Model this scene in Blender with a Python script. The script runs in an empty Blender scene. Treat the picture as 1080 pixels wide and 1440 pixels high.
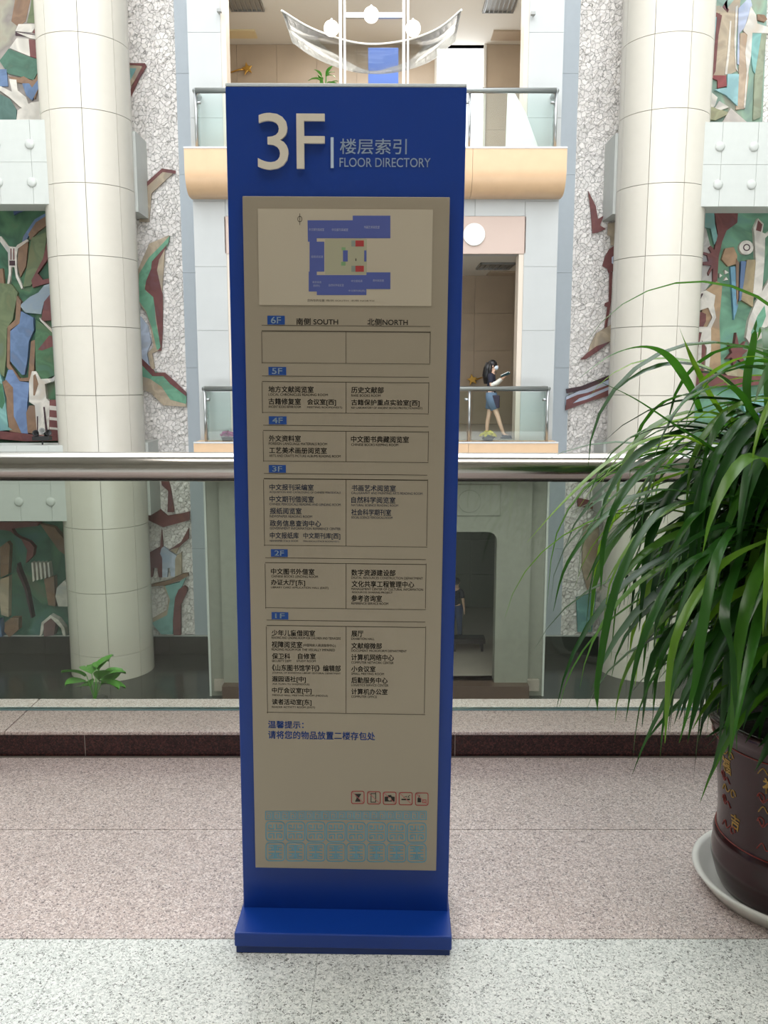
import bpy, bmesh, math, random
import numpy as np
from mathutils import Vector, Matrix, Euler
random.seed(7)
SC = bpy.context.scene
COL = SC.collection
PI = math.pi
R = math.radians

# ---------------------------------------------------------------- camera
FPX, TILT, EYE = 1230.0, R(8.78), 1.42
cd = bpy.data.cameras.new('camera'); cam = bpy.data.objects.new('camera', cd); COL.objects.link(cam)
cam.location = (0, 0, EYE); cam.rotation_euler = (PI/2 - TILT, 0, 0)
cd.sensor_fit = 'HORIZONTAL'; cd.sensor_width = 36; cd.lens = 36*FPX/1080; cd.clip_start = .05; cd.clip_end = 400
SC.camera = cam
# ---------------------------------------------------------------- sky and exposure
W = bpy.data.worlds.new('sky'); SC.world = W; W.use_nodes = True
bg = W.node_tree.nodes['Background']; bg.inputs[0].default_value = (.93, .965, 1, 1); bg.inputs[1].default_value = 3.9
SC.view_settings.view_transform = 'Standard'; SC.view_settings.look = 'None'
SC.view_settings.exposure = 0.0; SC.view_settings.gamma = 1; SC.view_settings.use_curve_mapping = False
def area(name, loc, rot, sx, sy, power, col=(1, 1, 1)):
    l = bpy.data.lights.new(name, 'AREA'); l.shape = 'RECTANGLE'; l.size = sx; l.size_y = sy; l.energy = power; l.color = col
    o = bpy.data.objects.new(name, l); COL.objects.link(o); o.location = loc; o.rotation_euler = rot; return o
area('walkway_fill_light', (.2, .9, 5.15), (0, 0, 0), 6, 1.6, 140, (1, .95, .90))  # unseen lamp added to brighten the walkway floor and the sign
area('ceiling_light_upper_lobby', (-.2, 21.5, 10.1), (0, 0, 0), 4, 3, 330, (1, .95, .88))
area('ceiling_light_middle_lobby', (-.2, 21.5, 4.15), (0, 0, 0), 4, 3, 45, (1, .92, .82))
area('ceiling_light_lower_lobby', (-.2, 21.5, -1.8), (0, 0, 0), 4, 3, 12, (.9, .97, 1))

# ---------------------------------------------------------------- pixel <-> world measuring
def ray(px, py):
    dx, dy = px-540, 720-py
    return Vector((dx, FPX*math.cos(TILT)+dy*math.sin(TILT), -FPX*math.sin(TILT)+dy*math.cos(TILT)))
def at(px, py, Y):
    d = ray(px, py); return Vector((0, 0, EYE)) + d*(Y/d.y)
def gz(px, py, z):
    d = ray(px, py); return Vector((0, 0, EYE)) + d*((z-EYE)/d.z)

# ---------------------------------------------------------------- materials
def lin(c):
    return tuple(((v/255)/12.92 if v/255 <= .04045 else ((v/255+.055)/1.055)**2.4) for v in c)+(1,)
MATS = {}
def mat(name, rgb, rough=.5, metal=0, var=0, vscale=6, bump=0, bscale=60, coat=0, emit=0, spec=.5):
    if name in MATS: return MATS[name]
    m = bpy.data.materials.new(name); m.use_nodes = True; nt = m.node_tree; b = nt.nodes['Principled BSDF']
    c = lin(rgb); b.inputs['Base Color'].default_value = c; b.inputs['Roughness'].default_value = rough
    b.inputs['Metallic'].default_value = metal; b.inputs['Coat Weight'].default_value = coat
    b.inputs['Specular IOR Level'].default_value = spec
    if emit:
        b.inputs['Emission Color'].default_value = c; b.inputs['Emission Strength'].default_value = emit
    if var or bump:
        tc = nt.nodes.new('ShaderNodeTexCoord')
    if var:
        n = nt.nodes.new('ShaderNodeTexNoise'); n.inputs['Scale'].default_value = vscale; n.inputs['Detail'].default_value = 5
        nt.links.new(tc.outputs['Object'], n.inputs['Vector'])
        mx = nt.nodes.new('ShaderNodeMix'); mx.data_type = 'RGBA'
        mx.inputs['A'].default_value = tuple(min(1, v*(1+var)) for v in c[:3])+(1,)
        mx.inputs['B'].default_value = tuple(v*(1-var) for v in c[:3])+(1,)
        nt.links.new(n.outputs['Fac'], mx.inputs['Factor']); nt.links.new(mx.outputs['Result'], b.inputs['Base Color'])
    if bump:
        n2 = nt.nodes.new('ShaderNodeTexNoise'); n2.inputs['Scale'].default_value = bscale; n2.inputs['Detail'].default_value = 6
        nt.links.new(tc.outputs['Object'], n2.inputs['Vector'])
        bp = nt.nodes.new('ShaderNodeBump'); bp.inputs['Strength'].default_value = bump; bp.inputs['Distance'].default_value = .02
        nt.links.new(n2.outputs['Fac'], bp.inputs['Height']); nt.links.new(bp.outputs['Normal'], b.inputs['Normal'])
    MATS[name] = m; return m
def granite(name, cols, scale, rough, big=.12):
    """speckled stone: cells of Voronoi noise pick one of the mineral colours"""
    m = bpy.data.materials.new(name); m.use_nodes = True; nt = m.node_tree; b = nt.nodes['Principled BSDF']; b.inputs['Roughness'].default_value = rough
    tc = nt.nodes.new('ShaderNodeTexCoord')
    mp = nt.nodes.new('ShaderNodeNewGeometry')
    v = nt.nodes.new('ShaderNodeTexVoronoi'); v.inputs['Scale'].default_value = scale
    nz = nt.nodes.new('ShaderNodeTexNoise'); nz.inputs['Scale'].default_value = scale*.5; nz.inputs['Detail'].default_value = 3
    nt.links.new(mp.outputs['Position'], nz.inputs['Vector'])
    ad = nt.nodes.new('ShaderNodeMix'); ad.data_type = 'RGBA'; ad.blend_type = 'ADD'; ad.inputs['Factor'].default_value = .02
    nt.links.new(mp.outputs['Position'], ad.inputs['A']); nt.links.new(nz.outputs['Color'], ad.inputs['B'])
    nt.links.new(ad.outputs['Result'], v.inputs['Vector'])
    sp = nt.nodes.new('ShaderNodeSeparateColor'); nt.links.new(v.outputs['Color'], sp.inputs['Color'])
    cr = nt.nodes.new('ShaderNodeValToRGB'); e = cr.color_ramp; e.interpolation = 'CONSTANT'
    acc = 0
    for i, (w, c) in enumerate(cols):
        if i < 2: el = e.elements[i]; el.position = acc
        else: el = e.elements.new(acc)
        el.color = lin(c); acc += w
    nt.links.new(sp.outputs['Red'], cr.inputs['Fac'])
    n3 = nt.nodes.new('ShaderNodeTexNoise'); n3.inputs['Scale'].default_value = 2.2; n3.inputs['Detail'].default_value = 4
    nt.links.new(mp.outputs['Position'], n3.inputs['Vector'])
    mr = nt.nodes.new('ShaderNodeMapRange'); mr.inputs['To Min'].default_value = 1-big; mr.inputs['To Max'].default_value = 1+big
    nt.links.new(n3.outputs['Fac'], mr.inputs['Value'])
    mu = nt.nodes.new('ShaderNodeVectorMath'); mu.operation = 'SCALE'
    nt.links.new(cr.outputs['Color'], mu.inputs[0]); nt.links.new(mr.outputs['Result'], mu.inputs['Scale'])
    nt.links.new(mu.outputs['Vector'], b.inputs['Base Color'])
    MATS[name] = m; return m
def glass(name, tint, refl=1.0, rough=.0):
    m = bpy.data.materials.new(name); m.use_nodes = True; nt = m.node_tree; nt.nodes.remove(nt.nodes['Principled BSDF'])
    out = nt.nodes['Material Output']; t = nt.nodes.new('ShaderNodeBsdfTransparent'); t.inputs[0].default_value = tuple(tint)+(1,)
    g = nt.nodes.new('ShaderNodeBsdfGlossy'); g.inputs['Roughness'].default_value = rough
    f = nt.nodes.new('ShaderNodeFresnel'); f.inputs['IOR'].default_value = 1.45
    mu = nt.nodes.new('ShaderNodeMath'); mu.operation = 'MULTIPLY'; mu.inputs[1].default_value = refl; nt.links.new(f.outputs[0], mu.inputs[0])
    mx = nt.nodes.new('ShaderNodeMixShader'); nt.links.new(mu.outputs[0], mx.inputs[0]); nt.links.new(t.outputs[0], mx.inputs[1]); nt.links.new(g.outputs[0], mx.inputs[2])
    nt.links.new(mx.outputs[0], out.inputs['Surface']); MATS[name] = m; return m
def rough_stone(name, rgb, scale=9):
    """split-face stone chips: Voronoi cells with their own tint and slope"""
    m = bpy.data.materials.new(name); m.use_nodes = True; nt = m.node_tree; b = nt.nodes['Principled BSDF']; b.inputs['Roughness'].default_value = .8
    tc = nt.nodes.new('ShaderNodeTexCoord')
    v = nt.nodes.new('ShaderNodeTexVoronoi'); v.inputs['Scale'].default_value = scale; nz = nt.nodes.new('ShaderNodeTexNoise'); nz.inputs['Scale'].default_value = 7; nz.inputs['Detail'].default_value = 4; nt.links.new(tc.outputs['Object'], nz.inputs['Vector'])
    wp = nt.nodes.new('ShaderNodeMix'); wp.data_type = 'RGBA'; wp.blend_type = 'ADD'; wp.inputs['Factor'].default_value = .16
    nt.links.new(tc.outputs['Object'], wp.inputs['A']); nt.links.new(nz.outputs['Color'], wp.inputs['B'])
    nt.links.new(wp.outputs['Result'], v.inputs['Vector'])
    sp = nt.nodes.new('ShaderNodeSeparateColor'); nt.links.new(v.outputs['Color'], sp.inputs['Color'])
    cr = nt.nodes.new('ShaderNodeMix'); cr.data_type = 'RGBA'; c = lin(rgb)
    cr.inputs['A'].default_value = tuple(v_*.88 for v_ in c[:3])+(1,); cr.inputs['B'].default_value = tuple(min(1, v_*1.12) for v_ in c[:3])+(1,)
    nt.links.new(sp.outputs['Red'], cr.inputs['Factor'])
    v2 = nt.nodes.new('ShaderNodeTexVoronoi'); v2.feature = 'DISTANCE_TO_EDGE'; v2.inputs['Scale'].default_value = scale; nt.links.new(wp.outputs['Result'], v2.inputs['Vector'])
    mr = nt.nodes.new('ShaderNodeMapRange'); mr.inputs['From Max'].default_value = .045; mr.inputs['To Min'].default_value = .62; nt.links.new(v2.outputs['Distance'], mr.inputs['Value'])
    mu = nt.nodes.new('ShaderNodeVectorMath'); mu.operation = 'SCALE'; nt.links.new(cr.outputs['Result'], mu.inputs[0]); nt.links.new(mr.outputs['Result'], mu.inputs['Scale'])
    nt.links.new(mu.outputs['Vector'], b.inputs['Base Color'])
    bp = nt.nodes.new('ShaderNodeBump'); bp.inputs['Strength'].default_value = .9; bp.inputs['Distance'].default_value = .06
    nt.links.new(mr.outputs['Result'], bp.inputs['Height']); nt.links.new(bp.outputs['Normal'], b.inputs['Normal'])
    MATS[name] = m; return m

M_pink = granite('pink granite', [(.10, (112, 100, 100)), (.25, (172, 156, 152)), (.37, (204, 186, 180)), (.28, (232, 220, 216))], 290, .30)
M_white = granite('white granite', [(.08, (118, 120, 116)), (.20, (184, 188, 184)), (.40, (220, 224, 220)), (.32, (240, 242, 238))], 260, .22)
M_kerbtop = granite('pale kerb granite', [(.10, (140, 124, 120)), (.3, (196, 176, 170)), (.36, (222, 206, 200)), (.24, (238, 228, 224))], 300, .35)
M_maroon = granite('dark red granite', [(.35, (38, 20, 22)), (.35, (70, 38, 38)), (.2, (96, 56, 54)), (.1, (60, 44, 46))], 220, .28)
M_colstone = mat('polished cream limestone', (216, 209, 196), .2, var=.05, vscale=3)
M_portal = mat('honed grey limestone', (184, 185, 183), .4, var=.06, vscale=2.2)
M_portal_low = mat('speckled grey limestone', (138, 138, 126), .5, var=.16, vscale=7)
M_blue_grey = mat('smooth pale blue grey stone', (176, 184, 190), .45, var=.04)
M_beam = mat('pale beam stone', (196, 198, 192), .45, var=.05)
M_beige = mat('beige lobby stone', (180, 162, 140), .35, var=.14, vscale=1.6)
M_pinkpanel = mat('pinkish lintel plaster', (200, 178, 166), .6)
M_ceil = mat('white ceiling paint', (222, 218, 208), .8)
M_dark = mat('dark green polished stone', (62, 66, 60), .16, var=.25, vscale=2)
M_joint = mat('joint mortar', (172, 164, 154), .9)
M_chips = rough_stone('white split stone chips', (238, 232, 226), 10)
M_wood = mat('honey maple veneer', (216, 180, 142), .35, var=.08, vscale=5)
M_steel = mat('brushed stainless steel', (196, 192, 188), .16, metal=1)
M_steel_far = mat('satin stainless steel', (176, 178, 178), .3, metal=1)
M_glass = glass('balustrade glass', (.75, .78, .735), 1.0)
M_glass_far = glass('far balustrade glass', (.92, .97, .955), .8)
M_glass_edge = mat('glass edge', (120, 160, 165), .1)
M_blue = mat('deep blue lacquer', (12, 60, 152), .34, coat=.0)
M_alum = mat('champagne aluminium sheet', (172, 160, 142), .38, metal=.25)
M_plate = mat('pale map sheet', (196, 184, 164), .4)
M_ltr = mat('cream raised letter paint', (232, 222, 205), .4)
M_ltr2 = mat('pale blue letter paint', (204, 220, 236), .4)
M_ink = mat('black ink', (38, 32, 28), .6)
M_inkline = mat('dark rule ink', (70, 60, 48), .6)
M_ink3 = mat('slate blue ink', (66, 72, 92), .6)
M_inkb = mat('blue ink', (36, 82, 168), .6)
M_tagb = mat('blue tag film', (22, 72, 150), .45)
M_tagt = mat('tag letter film', (190, 208, 220), .5)
M_mapb = mat('map blue ink', (84, 96, 164), .5)
M_mapt = mat('map court ink', (176, 172, 146), .5)
M_red = mat('red ink', (176, 60, 62), .5)
M_green = mat('green ink', (130, 168, 120), .5)
M_teal = mat('pale teal ink', (92, 166, 192), .55)

# ---------------------------------------------------------------- mesh helpers
class MB:
    def __init__(s): s.v = []; s.f = []; s.mi = None
    def quad(s, a, b, c, d):
        n = len(s.v); s.v += [tuple(a), tuple(b), tuple(c), tuple(d)]; s.f.append((n, n+1, n+2, n+3)); return s
    def box(s, x0, x1, y0, y1, z0, z1):
        n = len(s.v)
        s.v += [(x0, y0, z0), (x1, y0, z0), (x1, y1, z0), (x0, y1, z0), (x0, y0, z1), (x1, y0, z1), (x1, y1, z1), (x0, y1, z1)]
        s.f += [(n+3, n+2, n+1, n), (n+4, n+5, n+6, n+7), (n, n+1, n+5, n+4), (n+1, n+2, n+6, n+5), (n+2, n+3, n+7, n+6), (n+3, n, n+4, n+7)]
        return s
    def prism(s, pts, off):                      # pts: coplanar polygon (3-D), off: extrusion vector
        n = len(s.v); k = len(pts); off = Vector(off)
        s.v += [tuple(p) for p in pts] + [tuple(Vector(p)+off) for p in pts]
        s.f += [tuple(range(n, n+k)), tuple(range(n+2*k-1, n+k-1, -1))]
        s.f += [(n+i, n+k+i, n+k+(i+1) % k, n+(i+1) % k) for i in range(k)]
        return s
    def tube(s, pts, rad, seg=10, cap=True):
        pts = [Vector(p) for p in pts]; rads = rad if isinstance(rad, (list, tuple)) else [rad]*len(pts)
        up = None; base = len(s.v)
        for i, p in enumerate(pts):
            d = (pts[min(i+1, len(pts)-1)]-pts[max(i-1, 0)]).normalized()
            if up is None:
                up = Vector((0, 0, 1)) if abs(d.z) < .9 else Vector((1, 0, 0))
            a = (up - d*up.dot(d)).normalized(); up = a; b = d.cross(a)
            for k in range(seg):
                t = 2*PI*k/seg; s.v.append(tuple(p+(a*math.cos(t)+b*math.sin(t))*rads[i]))
        for i in range(len(pts)-1):
            for k in range(seg):
                a0 = base+i*seg+k; a1 = base+i*seg+(k+1) % seg; s.f.append((a0, a1, a1+seg, a0+seg))
        if cap:
            s.f.append(tuple(base+k for k in range(seg-1, -1, -1))); e = base+(len(pts)-1)*seg; s.f.append(tuple(e+k for k in range(seg)))
        return s
    def lathe(s, prof, c=(0, 0, 0), seg=48, close=False):
        base = len(s.v); c = Vector(c)
        for r, z in prof:
            for k in range(seg):
                t = 2*PI*k/seg; s.v.append((c.x+r*math.cos(t), c.y+r*math.sin(t), c.z+z))
        for i in range(len(prof)-1):
            for k in range(seg):
                a = base+i*seg+k; b = base+i*seg+(k+1) % seg; s.f.append((a, b, b+seg, a+seg))
        return s
    def disc_y(s, cx, y0, cz, r, dy, seg=28):     # a disc facing -y
        return s.prism([(cx+r*math.cos(2*PI*k/seg), y0, cz+r*math.sin(2*PI*k/seg)) for k in range(seg)], (0, dy, 0))
    def ball(s, c, r, sq=(1, 1, 1), nu=16, nv=10):
        base = len(s.v); c = Vector(c)
        for i in range(nv+1):
            ph = PI*i/nv
            for k in range(nu):
                t = 2*PI*k/nu; s.v.append((c.x+r*sq[0]*math.sin(ph)*math.cos(t), c.y+r*sq[1]*math.sin(ph)*math.sin(t), c.z-r*sq[2]*math.cos(ph)))
        for i in range(nv):
            for k in range(nu):
                a = base+i*nu+k; b = base+i*nu+(k+1) % nu; s.f.append((a, b, b+nu, a+nu))
        return s
    def build(s, name, m, parent=None, smooth=False, kind=None, bevel=0):
        me = bpy.data.meshes.new(name); me.from_pydata(s.v, [], s.f)
        bm = bmesh.new(); bm.from_mesh(me); bmesh.ops.remove_doubles(bm, verts=bm.verts, dist=1e-5); bmesh.ops.recalc_face_normals(bm, faces=bm.faces); bm.to_mesh(me); bm.free()
        return link(name, me, m, parent, smooth, kind, bevel)
def link(name, me, m, parent=None, smooth=False, kind=None, bevel=0):
    if m is not None and not me.materials: me.materials.append(m)
    if smooth:
        for p in me.polygons: p.use_smooth = True
    o = bpy.data.objects.new(name, me); COL.objects.link(o)
    if parent: o.parent = parent
    if kind: o['kind'] = kind
    if bevel:
        b = o.modifiers.new('bevel', 'BEVEL'); b.width = bevel; b.segments = 3; b.limit_method = 'ANGLE'
    return o
def thing(name, label, cat, loc=(0, 0, 0), rot=(0, 0, 0), group=None, kind=None):
    o = bpy.data.objects.new(name, None); COL.objects.link(o); o.location = loc; o.rotation_euler = rot
    if label: o['label'] = label
    if cat: o['category'] = cat
    if group: o['group'] = group
    if kind: o['kind'] = kind
    return o
def struct(name): return thing(name, None, None, kind='structure')
def auto_smooth(o, ang=40):
    me = o.data
    bm = bmesh.new(); bm.from_mesh(me)
    for e in bm.edges:
        if len(e.link_faces) == 2 and e.calc_face_angle(0) > R(ang): e.smooth = False
    bm.to_mesh(me); bm.free()
    for p in me.polygons: p.use_smooth = True
    return o

# ================================================================ FLOORS, NEAR SLAB
NX = 12.0
fl = struct('floor')
MB().box(-NX, NX, -6, 3.12, -.60, -.022).build('slab', M_joint, fl)
tw = .635; xs = -.80
def tile_rows(y0, y1, m, name):
    protos = {}
    i = -18
    while i <= 18:
        x0 = xs+tw*i; near = abs(x0) < 3.6
        if near:
            if name not in protos:
                o = MB().box(.0004, tw-.0004, .0004, y1-y0-.0004, -.022, 0).build('stone_tile', m, fl); protos[name] = o
            else:
                o = protos[name].copy(); COL.objects.link(o)
            o.location = (x0, y0, 0)
        i += 1
tile_rows(2.592, 3.12, M_pink, 'a'); tile_rows(2.045, 2.59, M_pink, 'b')
for k in range(4): tile_rows(2.043-tw*(k+1), 2.043-tw*k, M_white, 'w%d' % k)
xl, xr = xs+tw*-4, xs+tw*7
MB().box(-NX, xl, -6, 3.12, -.022, 0).box(xr, NX, -6, 3.12, -.022, 0).box(xl, xr, -6, 2.043-tw*4, -.022, 0).build('outer_paving', M_white, fl)
# kerb under the balustrade
kb = struct('trim_1')
MB().box(-NX, NX, 3.137, 3.46, -.60, .086).build('kerb_core', M_joint, kb)
for i in range(-8, 8):
    x0 = -1.43+i*1.4
    MB().box(x0+.002, x0+1.398, 3.128, 3.470, .086, .10).build('kerb_slab', M_kerbtop, kb, bevel=.003)
    MB().box(x0+.3, x0+1.697, 3.136, 3.1372, .0, .083).build('kerb_riser', M_maroon, kb)
# near ceiling slab, corridor walls (all outside the picture, they shade the walkway as in the building)
nc = struct('ceiling'); MB().box(-NX, NX, -6, 3.47, 5.2, 5.8).build('slab', M_ceil, nc)
wb = struct('wall_back')
MB().box(-NX, -7, -6.2, -6, 0, 5.2).box(7, NX, -6.2, -6, 0, 5.2).box(-7, 7, -6.2, -6, 0, 5.2).build('masonry', M_ceil, wb)
for nm, sx in (('wall_left', -1), ('wall_right', 1)):
    w = struct(nm); a, b = sorted((sx*NX, sx*(NX+.3)))
    MB().box(a, b, -6.2, 26, -5.7, 17).build('masonry', M_beam, w)

# ================================================================ ATRIUM BOTTOM
Z2, Z3, Z4 = -5.68, .09, 5.86
YW = 21.85                     # mural wall plane
f2 = struct('floor_lower'); MB().box(-NX, NX, 3.2, 26, Z2-.3, Z2).build('dark_paving', M_dark, f2)
wm = struct('wall_far')
PX0, PX1 = -3.92, 3.59        # portal outer edges
MB().box(-NX, PX0+.02, YW+.06, YW+.5, Z2, 17).box(PX1-.02, NX, YW+.06, YW+.5, Z2, 17).build('masonry', M_beam, wm)
# rough chip cladding as real relief
def chips(x0, x1, z0, z1, y, name='stone_chip_cladding'):
    st = .085; nx = max(2, int((x1-x0)/st)); nz = int((z1-z0)/st)
    rng = np.random.default_rng(int(abs(x0)*100)+5)
    gx, gzz = np.meshgrid(np.linspace(x0, x1, nx+1), np.linspace(z0, z1, nz+1))
    h = rng.random(gx.shape)**1.5*.045
    h[:, 0] = 0; h[:, -1] = 0
    jx = (rng.random(gx.shape)-.5)*st*.6; jx[:, 0] = 0; jx[:, -1] = 0
    V = np.stack([gx+jx, y-h, gzz+(rng.random(gx.shape)-.5)*st*.6], -1).reshape(-1, 3)
    F = []
    for j in range(nz):
        for i in range(nx):
            a = j*(nx+1)+i; F.append((a, a+1, a+nx+2, a+nx+1))
    me = bpy.data.meshes.new(name); me.from_pydata(V.tolist(), [], F)
    return link(name, me, M_chips, wm, kind='stuff')
ZB = at(240, 893, YW).z       # bottom of the cladding
XAl0, XAl1 = at(258, 420, YW).x, at(275, 420, YW).x
XAr0, XAr1 = at(783, 440, YW).x, at(803, 440, YW).x
chips(-NX, XAl0, ZB, 13, YW+.02); chips(XAr1, NX, ZB, 13, YW+.02)
# smooth blue grey strips beside the portal, dark wainscot below
def clad(parent, x0, x1, z0, z1, y, w, h, m, th=.02, name='stone_panel', g=.006):
    """cladding panels with recessed joints, mesh shared between the alike"""
    nx = max(1, round((x1-x0)/w)); nz = max(1, round((z1-z0)/h)); pw = (x1-x0)/nx; ph = (z1-z0)/nz
    p = MB().box(g/2, pw-g/2, 0, th, g/2, ph-g/2).build(name, m, parent); first = True
    for i in range(nx):
        for k in range(nz):
            o = p if first else p.copy()
            if not first: COL.objects.link(o)
            first = False
            o.location = (x0+i*pw, y, z0+k*ph)
clad(wm, XAl0, PX0-.02, ZB, 13, YW, 1, 2.4, M_blue_grey, .06)
clad(wm, PX1+.02, XAr1, ZB, 13, YW, 1, 2.4, M_blue_grey, .06)
clad(wm, -NX, PX0-.02, Z2, ZB-.03, YW, 1.6, 2, M_dark, .06, 'wainscot_panel')
clad(wm, PX1+.02, NX, Z2, ZB-.03, YW, 1.6, 2, M_dark, .06, 'wainscot_panel')
MB().box(-NX, PX0-.02, YW-.03, YW+.06, ZB-.03, ZB).box(PX1+.02, NX, YW-.03, YW+.06, ZB-.03, ZB).build('ledge', M_beam, wm)

# ================================================================ ROUND COLUMNS AND BEAMS
def column(nm, cx):
    c = struct(nm); r = .98; cy = 20.7; H = 1.52; n = 8
    MB().lathe([(r-.05, Z2), (r-.05, 17)], (cx, cy, 0), 40).build('core', M_joint, c, smooth=True)
    def seg():
        v = []; f = []; S = 8; a0 = .006; a1 = 2*PI/n-.006
        for z in (.006, H-.006):
            for k in range(S+1):
                t = a0+(a1-a0)*k/S; v.append((r*math.cos(t), r*math.sin(t), z))
        for z in (.006, H-.006):
            for k in range(S+1):
                t = a0+(a1-a0)*k/S; v.append(((r-.05)*math.cos(t), (r-.05)*math.sin(t), z))
        q = S+1
        for k in range(S):
            f += [(k, k+1, q+k+1, q+k), (k, 2*q+k, 2*q+k+1, k+1), (q+k, q+k+1, 3*q+k+1, 3*q+k)]
        f += [(0, q, 3*q, 2*q), (S, 2*q+S, 3*q+S, q+S)]
        me = bpy.data.meshes.new('stone_panel'); me.from_pydata(v, [], f)
        for p in me.polygons[:]:
            p.use_smooth = True
        return me
    me = seg(); z0 = at(140, 459, 19.8).z; bmx = bmesh.new(); bmx.from_mesh(me)
    for e in bmx.edges:
        e.smooth = len(e.link_faces) == 2 and e.calc_face_angle(0) < .6
    bmx.to_mesh(me); bmx.free()
    k0 = int((Z2-z0)/H)-1
    z = z0+H*k0
    while z < 17:
        if z+H > Z2+.1:
            for i in range(n):
                o = link('stone_panel', me, M_colstone, c); o.location = (cx, cy, max(z, Z2)); o.rotation_euler.z = 2*PI*i/n+.22
                if z < Z2: o.scale.z = (z+H-Z2)/H
        z += H
column('column_left', -6.66); column('column_right', 6.27)
def beam(nm, sx, cxc, z0, z1):
    b = struct(nm); x0, x1 = sorted((sx*NX, cxc+sx*.3)); y = 20.0
    MB().box(x0, x1, y+.02, y+.8, z0, z1).build('core', M_beam, b)
    clad(b, x0, x1, z0, z1, y, .74, (z1-z0)/2, M_beam, .022, 'beam_panel')
    # the cross beam that ties the column back to the wall
    xa, xb = sorted((cxc-.3*sx, cxc-1.02*sx)); 
    MB().box(xa, xb, 20.9, YW+.05, z0, z1).build('cross_beam', M_beam, b)
    proto = None
    for k in range(8):
        for zz in (.27, .72):
            X = at(42, 205, y).x-.735*k if sx < 0 else at(1012, 212, y).x+.735*k
            if abs(X) > NX: continue
            if proto is None: proto = MB().lathe([(.001, .05), (.07, .05), (.10, .03), (.105, 0)], (0, 0, 0), 20).build('round_boss', M_beam, b, smooth=True); o = proto
            else: o = proto.copy(); COL.objects.link(o)
            o.rotation_euler = (PI/2, 0, 0); o.location = (X, y, z1-(z1-z0)*(zz+.02))
zt, zb_ = at(30, 168, 20).z, at(30, 287, 20).z
zl = at(30, 733, 20).z
beam('beam_upper_left', -1, -6.66, zb_, zt); beam('beam_lower_left', -1, -6.66, zl, zl+(zt-zb_))
beam('beam_upper_right', 1, 6.27, zb_-.05, zt-.05); beam('beam_lower_right', 1, 6.27, zl, zl+(zt-zb_))

# ================================================================ PORTAL (three storeys of lobby behind balconies)
YF = 18.6; po = struct('wall_portal')
OX0, OX1 = -3.24, 2.88        # openings of the two upper storeys
D = .35
core = MB()
core.box(PX0+.02, OX0, YF+.02, YF+D, Z3-.3, 13).box(OX1, PX1-.02, YF+.02, YF+D, Z3-.3, 13)
core.box(PX0+.02, PX0+.12, YF+D, YW+.1, Z2, 13).box(PX1-.12, PX1-.02, YF+D, YW+.1, Z2, 13)
core.box(OX0, OX1, YF+.05, YF+D, at(600, 357, YF).z, Z4-.02).box(OX0, OX1, YF+.05, YF+D, 10.2, 13)
core.build('masonry', M_portal, po)
def rounded_open(z0, z1, x0, x1, r):
    pts = []
    for (cx, cz, a0) in ((x1-r, z1-r, 0), (x0+r, z1-r, PI/2)):
        for k in range(7): pts.append((cx+r*math.cos(a0+PI/2*k/6), cz+r*math.sin(a0+PI/2*k/6)))
    return [(x1, z0)]+pts+[(x0, z0)]
# lowest storey: narrower, rounded doorway
LX0, LX1 = at(307, 680, YF).x, at(749, 680, YF).x
lo_t = at(600, 748, YF).z; lo_b = at(600, 960, YF).z; LR = at(698, 800, YF).x; LL = -.34-LR
pts = rounded_open(lo_b, lo_t, LL, LR, .2)
for i in range(len(pts)-1): pass
poly = [(LX0, YF, lo_b), (LL, YF, lo_b)]+[(x, YF, z) for x, z in reversed(pts[1:-1])]+[(LR, YF, lo_b), (LX1, YF, lo_b), (LX1, YF, Z3-.3), (LX0, YF, Z3-.3)]
MB().prism(poly, (0, D, 0)).build('doorway_wall', M_portal_low, po)
MB().box(PX0+.02, LX0, YF+.25, YF+D+.3, Z2, Z3-.3).box(LX1, PX1-.02, YF+.25, YF+D+.3, Z2, Z3-.3).build('recessed_pier', M_portal_low, po)
MB().box(PX0-.0, PX0+.045, YF+.22, YF+.27, Z2, Z3-.3).box(PX1-.045, PX1, YF+.22, YF+.27, Z2, Z3-.3).build('edge_strip', M_beam, po)
st = mat('brown step stone', (92, 74, 64), .3, var=.1)
MB().box(LX0, LX1, YF-.25, YF+D+.1, Z2, lo_b).build('step', st, po)
# relief panel with disc above each doorway
za, zc_ = at(660, 681, YF).z, at(660, 725, YF).z; xe = at(703.8, 700, YF).x
MB().box(-.34-xe, xe, YF-.03, YF+.001, zc_, za).build('lintel_panel', M_portal_low, po, bevel=.01)
for sx in (1, -1):
    c = at(660, 704.7, YF); MB().disc_y(c.x if sx > 0 else -.34-c.x, YF-.05, c.z, .245, .03).build('round_boss', M_portal_low, po, bevel=.01)
z3t, z3b = at(660, 304, YF).z, at(660, 357, YF).z
MB().box(OX0-.04, OX1+.04, YF-.0, YF+.06, z3b, z3t).build('lintel_panel', M_pinkpanel, po, bevel=.01)
for sx in (1, -1):
    c = at(666.7, 330, YF); MB().disc_y(c.x if sx > 0 else -.34-c.x, YF-.045, c.z, .225, .045).build('round_boss', mat('white enamel disc', (236, 236, 230), .4), po, bevel=.01)
# cladding of the piers
clad(po, PX0+.02, OX0, Z3-.3, Z4-.9, YF, .7, 1.22, M_portal, .02)
clad(po, OX1, PX1-.02, Z3-.3, Z4-.9, YF, .72, 1.22, M_portal, .02)
clad(po, PX0+.02, OX0, Z4-.9, 13, YF, .7, 1.65, M_portal, .02)
clad(po, OX1, PX1-.02, Z4-.9, 13, YF, .72, 1.65, M_portal, .02)
clad(po, OX0, OX1, z3t, Z4-.02, YF, 1.02, .6, M_portal, .05)
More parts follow.
